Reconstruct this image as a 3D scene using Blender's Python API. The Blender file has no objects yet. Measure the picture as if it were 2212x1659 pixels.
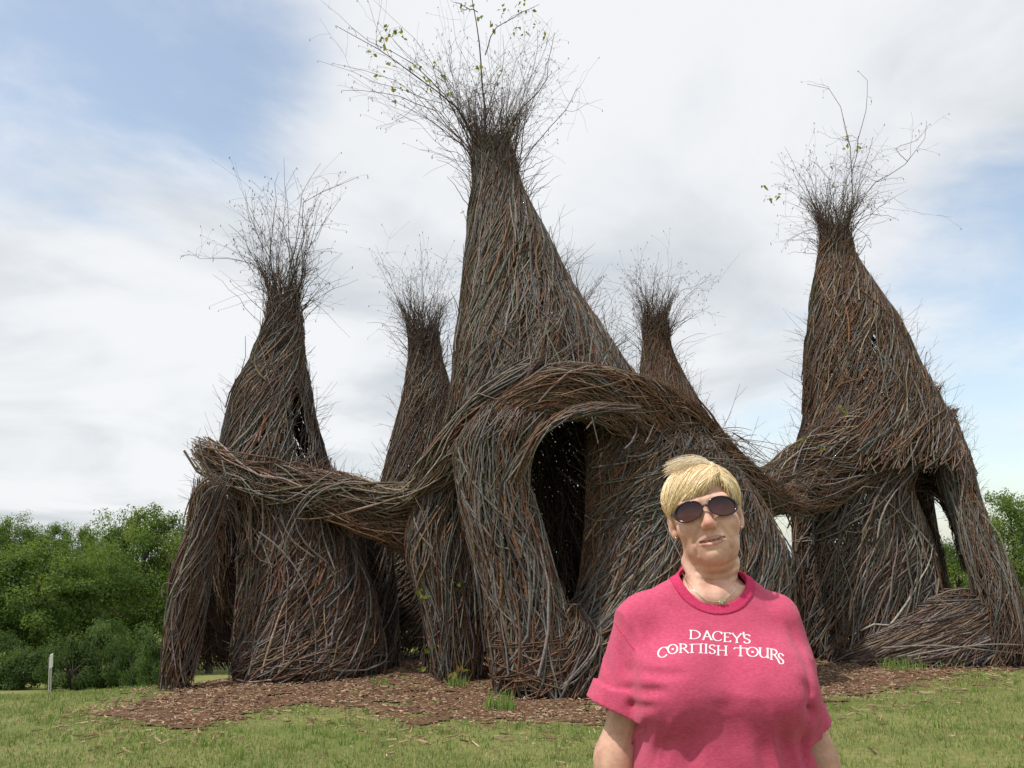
import bpy, math, random
import numpy as np
from mathutils import Vector
from mathutils.bvhtree import BVHTree

rng = np.random.default_rng(11)
random.seed(11)
sc = bpy.context.scene
COL = sc.collection
R = math.radians

# ------------------------------------------------------------------ camera
CAM_H, PITCH, FPX, CX0, CY0 = 1.5, R(12.0), 1790.0, 1106.0, 829.5
cd = bpy.data.cameras.new('camera')
cd.sensor_width = 36.0
cd.lens = 36.0 * FPX / 2212.0
cd.clip_start, cd.clip_end = 0.05, 3000.0
cam = bpy.data.objects.new('camera', cd)
cam.location = (0, 0, CAM_H)
cam.rotation_euler = (R(90) + PITCH, 0, 0)
COL.objects.link(cam)
sc.camera = cam
cP, sP = math.cos(PITCH), math.sin(PITCH)


def P(px, py, Y):
    """photo position -> the point of the place that lies Y metres in front of the camera"""
    v = (CY0 - py) / FPX
    k = Y / (cP - v * sP)
    return np.array([(px - CX0) / FPX * k, Y, CAM_H + (sP + v * cP) * k])


def G(px, py):
    """photo position -> point on level ground"""
    v = (CY0 - py) / FPX
    k = -CAM_H / (sP + v * cP)
    return np.array([(px - CX0) / FPX * k, (cP - v * sP) * k])


def proj(p):
    d = p - np.array([0, 0, CAM_H])
    f = d[..., 1] * cP + d[..., 2] * sP
    up = -d[..., 1] * sP + d[..., 2] * cP
    return CX0 + FPX * d[..., 0] / f, CY0 - FPX * up / f


# ------------------------------------------------------------------ sun + sky
SUN = Vector((-0.42, -0.25, 0.87)).normalized()
sd = bpy.data.lights.new('sun', 'SUN')
sd.energy, sd.angle, sd.color = 3.6, R(1.2), (1.0, 0.95, 0.87)
sun = bpy.data.objects.new('sun', sd)
sun.rotation_euler = SUN.to_track_quat('Z', 'Y').to_euler()
sun.location = (-20, -10, 40)
COL.objects.link(sun)

world = bpy.data.worlds.new('World')
sc.world = world
world.use_nodes = True


class NT:
    """tiny node helper"""
    def __init__(s, tree):
        s.t = tree
        tree.nodes.clear()

    def n(s, typ, props=None, **ins):
        nd = s.t.nodes.new(typ)
        for k, v in (props or {}).items():
            setattr(nd, k, v)
        for k, v in ins.items():
            key = int(k[1:]) if k[0] == 'i' and k[1:].isdigit() else k.replace('_', ' ')
            s.set(nd, key, v)
        return nd

    def set(s, nd, key, v):
        sock = nd.inputs[key]
        if isinstance(v, bpy.types.Node):
            s.t.links.new(v.outputs[0], sock)
        elif isinstance(v, bpy.types.NodeSocket):
            s.t.links.new(v, sock)
        else:
            sock.default_value = v

    def m(s, op, a, b=0.0, c=0.0):
        return s.n('ShaderNodeMath', {'operation': op}, i0=a, i1=b, i2=c)

    def mix(s, f, a, b, mode='MIX'):
        nd = s.n('ShaderNodeMix', {'data_type': 'RGBA', 'blend_type': mode})
        s.set(nd, 0, f); s.set(nd, 6, a); s.set(nd, 7, b)
        return nd.outputs[2]

    def ramp(s, f, a, b):
        return s.n('ShaderNodeMapRange', {'interpolation_type': 'SMOOTHSTEP'}, i0=f, i1=a, i2=b, i3=0.0, i4=1.0)


def rgb(r, g, b):
    return (r, g, b, 1.0)


w = NT(world.node_tree)
sky = w.n('ShaderNodeTexSky', {'sky_type': 'NISHITA', 'sun_disc': False,
                               'sun_elevation': math.asin(SUN.z),
                               'sun_rotation': math.atan2(SUN.x, SUN.y),
                               'air_density': 1.0, 'dust_density': 1.6, 'ozone_density': 1.5})
tc = w.n('ShaderNodeTexCoord')
D = tc.outputs['Generated']
sep = w.n('ShaderNodeSeparateXYZ', i0=D)
zz = w.m('ADD', w.m('MAXIMUM', sep.outputs[2], 0.0), 0.22)
pv = w.n('ShaderNodeCombineXYZ', i0=w.m('DIVIDE', sep.outputs[0], zz), i1=w.m('DIVIDE', sep.outputs[1], zz), i2=0.37)
n1 = w.n('ShaderNodeTexNoise', Vector=pv, Scale=1.5, Detail=9.0, Roughness=0.6, Distortion=0.45)
n2 = w.n('ShaderNodeTexNoise', Vector=pv, Scale=1.3, Detail=7.0, Roughness=0.52, Distortion=0.5)
cover = w.m('ADD', n1.outputs[0], 0.13)


def patch(px, py, r_in, r_out, amt):
    d = Vector(P(px, py, 1.0) - np.array([0, 0, CAM_H])).normalized()
    dot = w.n('ShaderNodeVectorMath', {'operation': 'DOT_PRODUCT'}, i0=D, i1=d)
    return w.m('MULTIPLY', w.ramp(dot.outputs['Value'], math.cos(R(r_out)), math.cos(R(r_in))), amt)


for a in ((290, 190, 0, 14, 0.27), (560, -80, 0, 13, 0.13), (90, 230, 0, 5, -0.08), (40, 60, 0, 9, 0.06), (60, 60, 0, 14, 0.02),
          (2380, 960, 0, 22, 0.27), (1690, 990, 0, 8, 0.14),
          (2180, 480, 0, 8, 0.09), (1250, 350, 4, 24, -0.14), (380, 760, 3, 18, -0.12)):
    cover = w.m('SUBTRACT', cover, patch(*a))
cm = w.ramp(cover, 0.30, 0.66)
grey = w.ramp(n2.outputs[0], 0.33, 0.60)
cloud = w.mix(grey, rgb(4.6, 4.9, 5.2), rgb(6.6, 6.7, 6.85))
blue = w.mix(1.0, sky.outputs[0], rgb(1.95, 1.75, 1.48), 'MULTIPLY')
low = w.ramp(sep.outputs[2], 0.42, 0.02)
blue = w.mix(w.m('MULTIPLY', low, 0.25), blue, rgb(3.4, 4.3, 5.2))
skyc = w.mix(w.m('ADD', w.m('MULTIPLY', cm, 0.88), 0.08), blue, cloud)
bg = w.n('ShaderNodeBackground', Color=skyc, Strength=0.13)
w.n('ShaderNodeOutputWorld', Surface=bg)

sc.view_settings.view_transform = 'Standard'
sc.view_settings.look = 'None'
sc.view_settings.exposure = 0.1
sc.view_settings.gamma = 1.0
sc.cycles.max_bounces = 6
sc.cycles.transparent_max_bounces = 16


# ------------------------------------------------------------------ materials
def material(name):
    m = bpy.data.materials.new(name)
    m.use_nodes = True
    return m, NT(m.node_tree)


def finish(t, col, rough=0.8, spec=0.3, bump=None, bdist=0.01, bstr=0.5, extra=None):
    b = t.n('ShaderNodeBsdfPrincipled')
    t.set(b, 'Base Color', col)
    t.set(b, 'Roughness', rough)
    t.set(b, 'Specular IOR Level', spec)
    if bump is not None:
        t.set(b, 'Normal', t.n('ShaderNodeBump', Height=bump, Distance=bdist, Strength=bstr))
    for k, v in (extra or {}).items():
        t.set(b, k, v)
    t.n('ShaderNodeOutputMaterial', Surface=b)
    return b


def attr(t, name='tint'):
    return t.n('ShaderNodeAttribute', {'attribute_name': name}).outputs['Color']


def noise(t, scale, detail=4.0, rough=0.55, vec=None):
    nd = t.n('ShaderNodeTexNoise', Scale=scale, Detail=detail, Roughness=rough)
    if vec is not None:
        t.set(nd, 'Vector', vec)
    return nd.outputs[0]


def obj_co(t):
    return t.n('ShaderNodeNewGeometry').outputs['Position']


M = {}
m, t = material('bark'); M['bark'] = m
g = obj_co(t)
f = noise(t, 38.0, 5.0, 0.7, g)
c = t.mix(1.0, attr(t), t.mix(t.ramp(f, 0.35, 0.7), rgb(.62, .6, .58), rgb(1.32, 1.3, 1.28)), 'MULTIPLY')
finish(t, c, 0.78, 0.25, noise(t, 140, 3, .6, g), 0.004, 0.6)

m, t = material('leaf_foliage'); M['leaf'] = m
b = t.n('ShaderNodeBsdfPrincipled', Base_Color=attr(t), Roughness=0.55)
t.set(b, 'Specular IOR Level', 0.25)
tr = t.n('ShaderNodeBsdfTranslucent', Color=t.mix(1.0, attr(t), rgb(1.5, 1.6, .7), 'MULTIPLY'))
t.n('ShaderNodeOutputMaterial', Surface=t.n('ShaderNodeMixShader', i0=0.46, i1=b, i2=tr))

m, t = material('grass_blades'); M['grass'] = m
b = t.n('ShaderNodeBsdfPrincipled', Base_Color=attr(t), Roughness=0.6)
t.set(b, 'Specular IOR Level', 0.2)
tr = t.n('ShaderNodeBsdfTranslucent', Color=attr(t))
t.n('ShaderNodeOutputMaterial', Surface=t.n('ShaderNodeMixShader', i0=0.35, i1=b, i2=tr))

m, t = material('turf'); M['turf'] = m
g = obj_co(t)
a1 = t.ramp(noise(t, 0.9, 5, .6, g), .38, .64)
a2 = t.ramp(noise(t, 14, 6, .7, g), .3, .7)
c = t.mix(a1, rgb(.18, .225, .066), rgb(.28, .28, .105))
c = t.mix(t.m('MULTIPLY', a2, .55), c, rgb(.10, .105, .035))
c = t.mix(t.ramp(noise(t, 45, 3, .6, g), .58, .7), c, rgb(.20, .17, .09))
finish(t, c, 0.9, 0.1, noise(t, 60, 4, .7, g), 0.03, 0.8)

m, t = material('mulch'); M['mulch'] = m
g = obj_co(t)
mp = t.n('ShaderNodeMapping', Vector=g, Scale=(1.0, 2.2, 1.0))
c = t.mix(t.ramp(noise(t, 22, 5, .7, mp), .35, .65), rgb(.085, .045, .028), rgb(.26, .155, .095))
finish(t, c, 0.92, 0.1, noise(t, 40, 5, .7, mp), 0.03, 0.9)

m, t = material('chip_wood'); M['chip'] = m
c = t.mix(1.0, attr(t), t.mix(noise(t, 60, 3, .6, obj_co(t)), rgb(.6, .6, .6), rgb(1.4, 1.4, 1.4)), 'MULTIPLY')
finish(t, c, 0.85, 0.15)

m, t = material('gravel_path'); M['path'] = m
c = t.mix(noise(t, 8, 6, .7, obj_co(t)), rgb(.30, .24, .16), rgb(.46, .38, .27))
finish(t, c, 0.95, 0.1)

m, t = material('white_paint'); M['white'] = m
finish(t, t.mix(noise(t, 12, 4, .6, obj_co(t)), rgb(.72, .72, .70), rgb(.84, .84, .82)), 0.5, 0.4)
m, t = material('galvanised'); M['metal'] = m
finish(t, t.mix(noise(t, 20, 4, .6, obj_co(t)), rgb(.45, .46, .47), rgb(.62, .63, .64)), 0.45, 0.5, extra={'Metallic': 0.5})

m, t = material('skin'); M['skin'] = m
g = obj_co(t)
sp = t.ramp(noise(t, 170, 3, .6, g), .55, .78)
mt = noise(t, 28, 4, .6, g)
c = t.mix(1.0, attr(t), t.mix(t.ramp(mt, .3, .7), rgb(.80, .74, .72), rgb(1.10, 1.12, 1.12)), 'MULTIPLY')
c = t.mix(t.m('MULTIPLY', sp, .25), c, rgb(.30, .14, .085))
finish(t, c, 0.52, 0.35, t.m('ADD', noise(t, 420, 3, .6, g), noise(t, 120, 4, .7, g)), 0.0013, 0.4,
       {'Subsurface Weight': 0.05, 'Subsurface Radius': (0.012, 0.005, 0.003), 'Subsurface Scale': 0.6})

m, t = material('jersey_cotton'); M['shirt'] = m
g = obj_co(t)
mp = t.n('ShaderNodeMapping', Vector=g, Scale=(.45, .45, 1.6))
h = t.ramp(noise(t, 260, 4, .75, mp), .36, .66)
h2 = t.ramp(noise(t, 22, 5, .65, g), .3, .7)
c = t.mix(h, rgb(.45, .056, .118), rgb(.58, .092, .176))
c = t.mix(t.m('MULTIPLY', h2, .35), c, rgb(.59, .10, .188))
wv = noise(t, 900, 2, .5, g)
finish(t, c, 0.92, 0.12, t.m('ADD', wv, noise(t, 45, 4, .6, g)), 0.0022, 0.55,
       {'Sheen Weight': 0.12, 'Sheen Roughness': 0.5})
m, t = material('rib_knit'); M['rib'] = m
c = t.mix(t.ramp(noise(t, 300, 3, .7, obj_co(t)), .35, .65), rgb(.46, .034, .10), rgb(.58, .056, .15))
finish(t, c, 0.92, 0.1, noise(t, 700, 2, .5, obj_co(t)), 0.002, .5)
m, t = material('print_ink'); M['ink'] = m
finish(t, t.mix(t.ramp(noise(t, 500, 3, .7, obj_co(t)), .25, .5), rgb(.62, .52, .56), rgb(.76, .73, .75)), 0.75, 0.2)

m, t = material('blonde_hair'); M['hair'] = m
c = t.mix(1.0, attr(t), t.mix(noise(t, 60, 3, .6, obj_co(t)), rgb(.8, .8, .78), rgb(1.18, 1.18, 1.2)), 'MULTIPLY')
finish(t, c, 0.38, 0.4)
m, t = material('tortoise_frame'); M['frame'] = m
c = t.mix(t.ramp(noise(t, 90, 3, .6, obj_co(t)), .45, .7), rgb(.008, .004, .006), rgb(.06, .016, .018))
finish(t, c, 0.15, 0.6)
m, t = material('tinted_lens'); M['lens'] = m
c = t.mix(t.n('ShaderNodeAttribute', {'attribute_name': 'tint'}).outputs['Fac'], rgb(.11, .045, .055), rgb(.018, .012, .022))
c = attr(t)
b = t.n('ShaderNodeBsdfPrincipled', Base_Color=c, Roughness=0.04)
t.set(b, 'Specular IOR Level', 0.35)
tp = t.n('ShaderNodeBsdfTransparent', Color=rgb(.32, .2, .22))
t.n('ShaderNodeOutputMaterial', Surface=t.n('ShaderNodeMixShader', i0=0.92, i1=tp, i2=b))
m, t = material('silver'); M['silver'] = m
finish(t, rgb(.9, .88, .84), 0.15, 0.5, extra={'Metallic': 1.0})
m, t = material('enamel'); M['teeth'] = m
finish(t, t.mix(noise(t, 120, 2, .5, obj_co(t)), rgb(.62, .57, .49), rgb(.74, .70, .62)), 0.25, 0.5)
m, t = material('eye_white'); M['eye'] = m
finish(t, t.mix(noise(t, 80, 2, .5, obj_co(t)), rgb(.55, .48, .46), rgb(.68, .64, .62)), 0.1, 0.5)
m, t = material('denim'); M['denim'] = m
finish(t, t.mix(noise(t, 300, 3, .6, obj_co(t)), rgb(.05, .06, .09), rgb(.09, .11, .16)), 0.9, 0.1)
m, t = material('shoe_canvas'); M['shoe'] = m
finish(t, t.mix(noise(t, 200, 3, .6, obj_co(t)), rgb(.25, .25, .26), rgb(.34, .34, .35)), 0.8, 0.2)


# ------------------------------------------------------------------ mesh helpers
def mesh(name, V, F, mats=None, tint=None, smooth=True):
    """V (n,3), F list of int arrays (m,3|4)"""
    V = np.asarray(V, np.float32)
    Fs = [np.asarray(f, np.int32) for f in (F if isinstance(F, list) else [F]) if len(f)]
    me = bpy.data.meshes.new(name)
    me.vertices.add(len(V))
    me.vertices.foreach_set('co', V.ravel())
    loops = np.concatenate([f.ravel() for f in Fs])
    tot = np.concatenate([np.full(len(f), f.shape[1], np.int32) for f in Fs])
    start = np.concatenate([[0], np.cumsum(tot)[:-1]]).astype(np.int32)
    me.loops.add(len(loops))
    me.loops.foreach_set('vertex_index', loops)
    me.polygons.add(len(tot))
    me.polygons.foreach_set('loop_start', start)
    me.polygons.foreach_set('loop_total', tot)
    me.polygons.foreach_set('use_smooth', np.full(len(tot), smooth, bool))
    if tint is not None:
        a = me.attributes.new('tint', 'FLOAT_COLOR', 'POINT')
        c4 = np.ones((len(V), 4), np.float32)
        c4[:, :3] = tint
        a.data.foreach_set('color', c4.ravel())
    me.update(calc_edges=True)
    me.validate()
    if mats:
        me.materials.append(mats)
    return me


def obj(name, me, parent=None, kind=None, loc=None):
    o = bpy.data.objects.new(name, me)
    COL.objects.link(o)
    if parent is not None:
        o.parent = parent
    if loc is not None:
        o.location = loc
    if kind:
        o['kind'] = kind
    return o


def thing(name, label, cat, loc, group=None):
    o = bpy.data.objects.new(name, None)
    o.empty_display_size = .2
    COL.objects.link(o)
    o.location = [float(v) for v in loc]
    o['label'], o['category'] = label, cat
    if group:
        o['group'] = group
    return o


def norm(v):
    return v / np.maximum(np.linalg.norm(v, axis=-1, keepdims=True), 1e-9)


def tubes(pts, rad, ref, sides=4, tint=None):
    """pts (N,K,3), rad (N,K), ref (N,K,3) rough outward direction -> V, quads, tint"""
    N, K, _ = pts.shape
    T = norm(np.gradient(pts, axis=1))
    B = np.cross(T, ref)
    bad = np.linalg.norm(B, axis=-1) < 1e-4
    B[bad] = np.cross(T[bad], np.array([.31, .77, .55]))
    B = norm(B)
    Nn = np.cross(B, T)
    ang = np.arange(sides) / sides * 2 * np.pi + .4
    V = (pts[:, :, None] + rad[:, :, None, None] * (np.cos(ang)[None, None, :, None] * Nn[:, :, None]
                                                    + np.sin(ang)[None, None, :, None] * B[:, :, None]))
    V = V.reshape(-1, 3)
    base = (np.arange(N) * K * sides)[:, None, None] + (np.arange(K - 1) * sides)[None, :, None]
    s = np.arange(sides)[None, None, :]
    s2 = (np.arange(sides) + 1) % sides
    a = base + s
    b2 = base + s2[None, None, :]
    Q = np.stack([a, b2, b2 + sides, a + sides], -1).reshape(-1, 4)
    tc_ = None
    if tint is not None:
        tc_ = np.repeat(tint, K * sides, axis=0)
    return V, Q, tc_


class Bag:
    """collects batches of geometry for one mesh"""
    def __init__(s):
        s.V, s.F, s.C, s.n = [], [], [], 0

    def add(s, V, F, C):
        s.V.append(V)
        for f in (F if isinstance(F, list) else [F]):
            s.F.append(np.asarray(f) + s.n)
        s.C.append(np.broadcast_to(C, (len(V), 3)))
        s.n += len(V)

    def build(s, name, mat, off=(0, 0, 0), smooth=True):
        q = [f for f in s.F if f.shape[1] == 4]
        tr = [f for f in s.F if f.shape[1] == 3]
        F = []
        if q: F.append(np.concatenate(q))
        if tr: F.append(np.concatenate(tr))
        return mesh(name, np.concatenate(s.V) - np.asarray(off), F, mat, np.concatenate(s.C), smooth)


def hash3(i, j, k, seed=0):
    h = (i * 374761393 + j * 668265263 + k * 2147483647 + seed * 974634777) & 0xFFFFFFFF
    h = ((h ^ (h >> 13)) * 1274126177) & 0xFFFFFFFF
    return ((h ^ (h >> 16)) & 0xFFFF) / 65535.0


def vnoise(p, scale=1.0, seed=0):
    """value noise, -1..1"""
    p = np.asarray(p, np.float64) * scale
    i = np.floor(p).astype(np.int64)
    f = p - i
    f = f * f * (3 - 2 * f)
    out = 0
    for dx in (0, 1):
        for dy in (0, 1):
            for dz in (0, 1):
                wgt = (f[..., 0] if dx else 1 - f[..., 0]) * (f[..., 1] if dy else 1 - f[..., 1]) * (f[..., 2] if dz else 1 - f[..., 2])
                out = out + wgt * hash3(i[..., 0] + dx, i[..., 1] + dy, i[..., 2] + dz, seed)
    return out * 2 - 1


def pip(x, y, poly):
    inside = np.zeros(x.shape, bool)
    n = len(poly)
    for i in range(n):
        x1, y1 = poly[i]
        x2, y2 = poly[(i + 1) % n]
        if y1 == y2:
            continue
        c_ = ((y1 > y) != (y2 > y)) & (x < (x2 - x1) * (y - y1) / (y2 - y1) + x1)
        inside ^= c_
    return inside


def U(a, b, n=None):
    return rng.uniform(a, b, n)


# ------------------------------------------------------------------ ground
def terrain(x, y):
    x = np.asarray(x, float); y = np.asarray(y, float)
    yc = np.interp(x, [-60, -20, -7, -4.6, -2.5, 0, 13, 40], [9.5, 10.2, 11.0, 12.0, 15.5, 20, 22.5, 26])
    d = y - yc
    s = np.where(d > 12, d, 1.6 * np.log1p(np.exp(np.clip(d, -40, 40) / 1.6)))
    z = -4.2 * (1 - np.exp(-s * .21 / 4.2))
    x3 = np.stack([x, y, 0 * x], -1)
    z = z + .018 * vnoise(x3, .9, 3) * np.clip((y - 3) / 3, 0, 1)
    hill = np.clip((y - 46) / 50, 0, 1) * np.clip((-x + 5) / 40, 0, 1) * 4.5
    return z + hill


def axis(segs):
    out = []
    for a, b, s in segs:
        out.append(np.arange(a, b, s))
    return np.concatenate(out + [[segs[-1][1]]])


gx = axis([(-700, -100, 60), (-100, -30, 10), (-30, -12, 1.5), (-12, 14, .25), (14, 34, 1.5), (34, 100, 10), (100, 700, 60)])
gy = axis([(-300, -20, 40), (-20, 2, 3), (2, 26, .25), (26, 60, 1.5), (60, 120, 8), (120, 900, 60)])
X, Y = np.meshgrid(gx, gy, indexing='ij')
V = np.stack([X, Y, terrain(X, Y)], -1).reshape(-1, 3)
nx, ny = X.shape
ii = (np.arange(nx - 1)[:, None] * ny + np.arange(ny - 1)[None]).ravel()
obj('ground', mesh('ground', V, np.stack([ii, ii + ny, ii + ny + 1, ii + 1], -1), M['turf']), kind='structure')

MULCH_PX = [(180, 1538), (260, 1512), (345, 1484), (420, 1420), (1700, 1400), (2260, 1395), (2300, 1432), (2212, 1442), (2060, 1462),
            (1940, 1480), (1850, 1500), (1790, 1512), (1700, 1540), (1500, 1572), (1290, 1576), (1180, 1566), (1080, 1560), (960, 1560),
            (880, 1566), (800, 1552), (740, 1530), (660, 1520), (560, 1524), (490, 1546), (520, 1560), (420, 1572), (330, 1566), (230, 1556)]
MULCH = [tuple(G(*p)) for p in MULCH_PX]
BARE = [tuple(G(*p)) for p in ((590, 1580), (660, 1572), (700, 1584), (660, 1596), (600, 1594))]


def mulch_mask(x, y):
    p3 = np.stack([x, y, 0 * x], -1)
    ox = .22 * vnoise(p3, 1.7, 21) + .16 * vnoise(p3, 5.0, 22)
    oy = .30 * vnoise(p3, 1.3, 23) + .26 * vnoise(p3, 4.0, 24) + .16 * vnoise(p3, 9.0, 25)
    return pip(x + ox, y + oy, MULCH)


mx, my = np.meshgrid(np.arange(-7.5, 11.5, .06), np.arange(7.5, 17, .06), indexing='ij')
mk = mulch_mask(mx, my) & (vnoise(np.stack([mx, my, 0 * mx], -1), 7.0, 91) > -.72)
cellm = mk[:-1, :-1] & mk[1:, :-1] & mk[1:, 1:] & mk[:-1, 1:]
p3 = np.stack([mx, my, 0 * mx], -1)
mz = terrain(mx, my) + .012 + .012 * vnoise(p3, 6, 5)
idx = np.arange(mx.size).reshape(mx.shape)
q = np.stack([idx[:-1, :-1][cellm], idx[1:, :-1][cellm], idx[1:, 1:][cellm], idx[:-1, 1:][cellm]], -1)
used, inv = np.unique(q.ravel(), return_inverse=True)
obj('mulch_bed', mesh('mulch_bed', np.stack([mx, my, mz], -1).reshape(-1, 3)[used], inv.reshape(-1, 4), M['mulch']), kind='structure')

# wood chips on the bed and strewn over the grass near it
CH = np.array([[.33, .21, .135], [.25, .15, .092], [.17, .098, .062], [.44, .32, .22], [.11, .066, .046], [.31, .225, .16]])


def chips(n, xr, yr, keep, lr, mat, name, jit=.0):
    x, y = U(*xr, n), U(*yr, n)
    k = keep(x + rng.normal(0, jit, n), y + rng.normal(0, jit * 1.5, n))
    x, y = x[k], y[k]
    n = len(x)
    L, W, H = U(*lr, n) * .5, U(.003, .0075, n), U(.0015, .0045, n)
    a, tlt, rl = U(0, np.pi * 2, n), rng.normal(0, .16, n), rng.normal(0, .5, n)
    dx = np.stack([np.cos(a) * np.cos(tlt), np.sin(a) * np.cos(tlt), np.sin(tlt)], -1)
    sdv = np.stack([-np.sin(a) * np.cos(rl), np.cos(a) * np.cos(rl), np.sin(rl)], -1)
    upv = np.cross(dx, sdv)
    c0 = np.stack([x, y, terrain(x, y) + U(.014, .034, n)], -1)
    sg = np.array([(-1, -1, -1), (1, -1, -1), (1, 1, -1), (-1, 1, -1), (-1, -.7, 1), (1, -.5, 1), (.9, .7, 1), (-1, .6, 1)])
    V = c0[:, None] + sg[None, :, :1] * (dx * L[:, None])[:, None] + sg[None, :, 1:2] * (sdv * W[:, None])[:, None] + sg[None, :, 2:] * (upv * H[:, None])[:, None]
    F = np.array([(4, 5, 6, 7), (0, 1, 5, 4), (1, 2, 6, 5), (2, 3, 7, 6), (3, 0, 4, 7)])
    Q = (np.arange(n) * 8)[:, None, None] + F[None]
    col = CH[rng.integers(0, len(CH), n)] * U(.6, 1.35, (n, 1))
    return obj(name, mesh(name, V.reshape(-1, 3), Q.reshape(-1, 4), mat, np.repeat(col, 8, axis=0), False), kind='stuff')


chips(44000, (-7, 11), (8, 14.5), mulch_mask, (.015, .065), M['chip'], 'wood_chips', .17)


def near_mulch(x, y):
    m_ = mulch_mask(x, y)
    o = np.zeros(x.shape, bool)
    for dx, dy in ((.5, 0), (-.5, 0), (0, .6), (0, 1.1), (.4, .4), (-.4, .4)):
        o |= mulch_mask(x + dx, y + dy)
    return ~m_ & (o & (rng.random(x.shape) < .30) | (rng.random(x.shape) < .007))


chips(26000, (-7, 11), (6, 14), near_mulch, (.03, .12), M['chip'], 'strewn_bark')

# lawn blades
GC = np.array([[.195, .275, .066], [.24, .305, .085], [.33, .33, .125], [.145, .23, .054], [.43, .39, .20], [.19, .29, .085]])


def blades(name, x, y, hr, wr, tint_mul=1.0, lean=.5, dry=None):
    n = len(x)
    z = terrain(x, y)
    h, wd = U(*hr, n), U(*wr, n)
    a = U(0, 2 * np.pi, n)
    la, ln = U(0, 2 * np.pi, n), np.abs(rng.normal(0, lean, n)) * h
    b0 = np.stack([x, y, z - .004], -1)
    sdv = np.stack([np.cos(a), np.sin(a), 0 * a], -1) * wd[:, None] * .5
    ld = np.stack([np.cos(la), np.sin(la), 0 * a], -1) * ln[:, None]
    up = np.array([0, 0, 1.0])
    mid = b0 + ld * .35 + up * (h * .6)[:, None]
    tip = b0 + ld + up * (h * np.clip(1 - .3 * (ln / h) ** 2, .4, 1))[:, None]
    V = np.stack([b0 - sdv, b0 + sdv, mid + sdv * .75, mid - sdv * .75, tip], 1).reshape(-1, 3)
    i0 = (np.arange(n) * 5)[:, None]
    q = i0 + np.array([[0, 1, 2, 3]])
    tr = i0 + np.array([[3, 2, 4]])
    p3 = np.stack([x, y, 0 * x], -1)
    dr = .5 + .5 * vnoise(p3, .8, 31) + .35 * vnoise(p3, 3.1, 32)
    pick = rng.random(n)
    ci = np.where(pick < .16 * dr + .02, 4, np.where(pick < .3 + .35 * dr, 2, rng.choice([0, 1, 3, 5], n)))
    col = GC[ci] * U(.75, 1.25, (n, 1)) * tint_mul
    return mesh(name, V, [q, tr], M['grass'], np.repeat(col, 5, axis=0), True)


xs_, ys_ = [], []
for (y0, y1, dens) in ((6.0, 8.0, 2300), (8, 10, 1900), (10, 13, 1300), (13, 22, 350)):
    xa, xb = -.66 * y1 - .3, .66 * y1 + .3
    n = int((xb - xa) * (y1 - y0) * dens)
    x, y = U(xa, xb, n), U(y0, y1, n)
    inside = np.abs(x) < .66 * y + .4
    x, y = x[inside], y[inside]
    mkk = mulch_mask(x + rng.normal(0, .16, len(x)), y + rng.normal(0, .24, len(x))) & (rng.random(len(x)) > .012)
    p3 = np.stack([x, y, 0 * x], -1)
    thin = (.5 + .5 * vnoise(p3, 2.2, 41)) > rng.random(len(x)) * .75
    k = ~mkk & thin
    xs_.append(x[k]); ys_.append(y[k])
x, y = np.concatenate(xs_), np.concatenate(ys_)
n_ = 1500
cxp, cyp = U(-8, 9, n_), U(6.2, 13, n_)
kk = ~mulch_mask(cxp, cyp)
cxp, cyp = cxp[kk], cyp[kk]
cx_ = np.repeat(cxp, 16) + rng.normal(0, .035, len(cxp) * 16)
cy_ = np.repeat(cyp, 16) + rng.normal(0, .035, len(cyp) * 16)
obj('grass_clumps', blades('grass_clumps', cx_, cy_, (.03, .085), (.004, .009), np.array([.8, .95, .75])), kind='stuff')
obj('lawn', blades('lawn', x, y, (.018, .048), (.0035, .0085)), kind='stuff')

# gravel path running below the crest on the left
pp = [np.array([-40, 33.]), np.array([-24, 24.]), np.array([-15.5, 19.]), np.array([-13.0, 16.0]), np.array([-14, 9.]), np.array([-18, 2.])]
pl = []
for i in range(len(pp) - 1):
    for s in np.linspace(0, 1, 12, endpoint=False):
        pl.append(pp[i] * (1 - s) + pp[i + 1] * s)
pl = np.array(pl)
tg = norm(np.gradient(pl, axis=0))
nr = np.stack([-tg[:, 1], tg[:, 0]], -1)
rows = np.linspace(-1.1, 1.1, 7)
PV = (pl[:, None] + nr[:, None] * rows[None, :, None])
pz = terrain(PV[..., 0], PV[..., 1]) + .03
PV = np.concatenate([PV, pz[..., None]], -1)
i0 = (np.arange(len(pl) - 1)[:, None] * 7 + np.arange(6)[None]).ravel()
obj('gravel_path', mesh('gravel_path', PV.reshape(-1, 3), np.stack([i0, i0 + 7, i0 + 8, i0 + 1], -1), M['path']), kind='structure')


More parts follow.
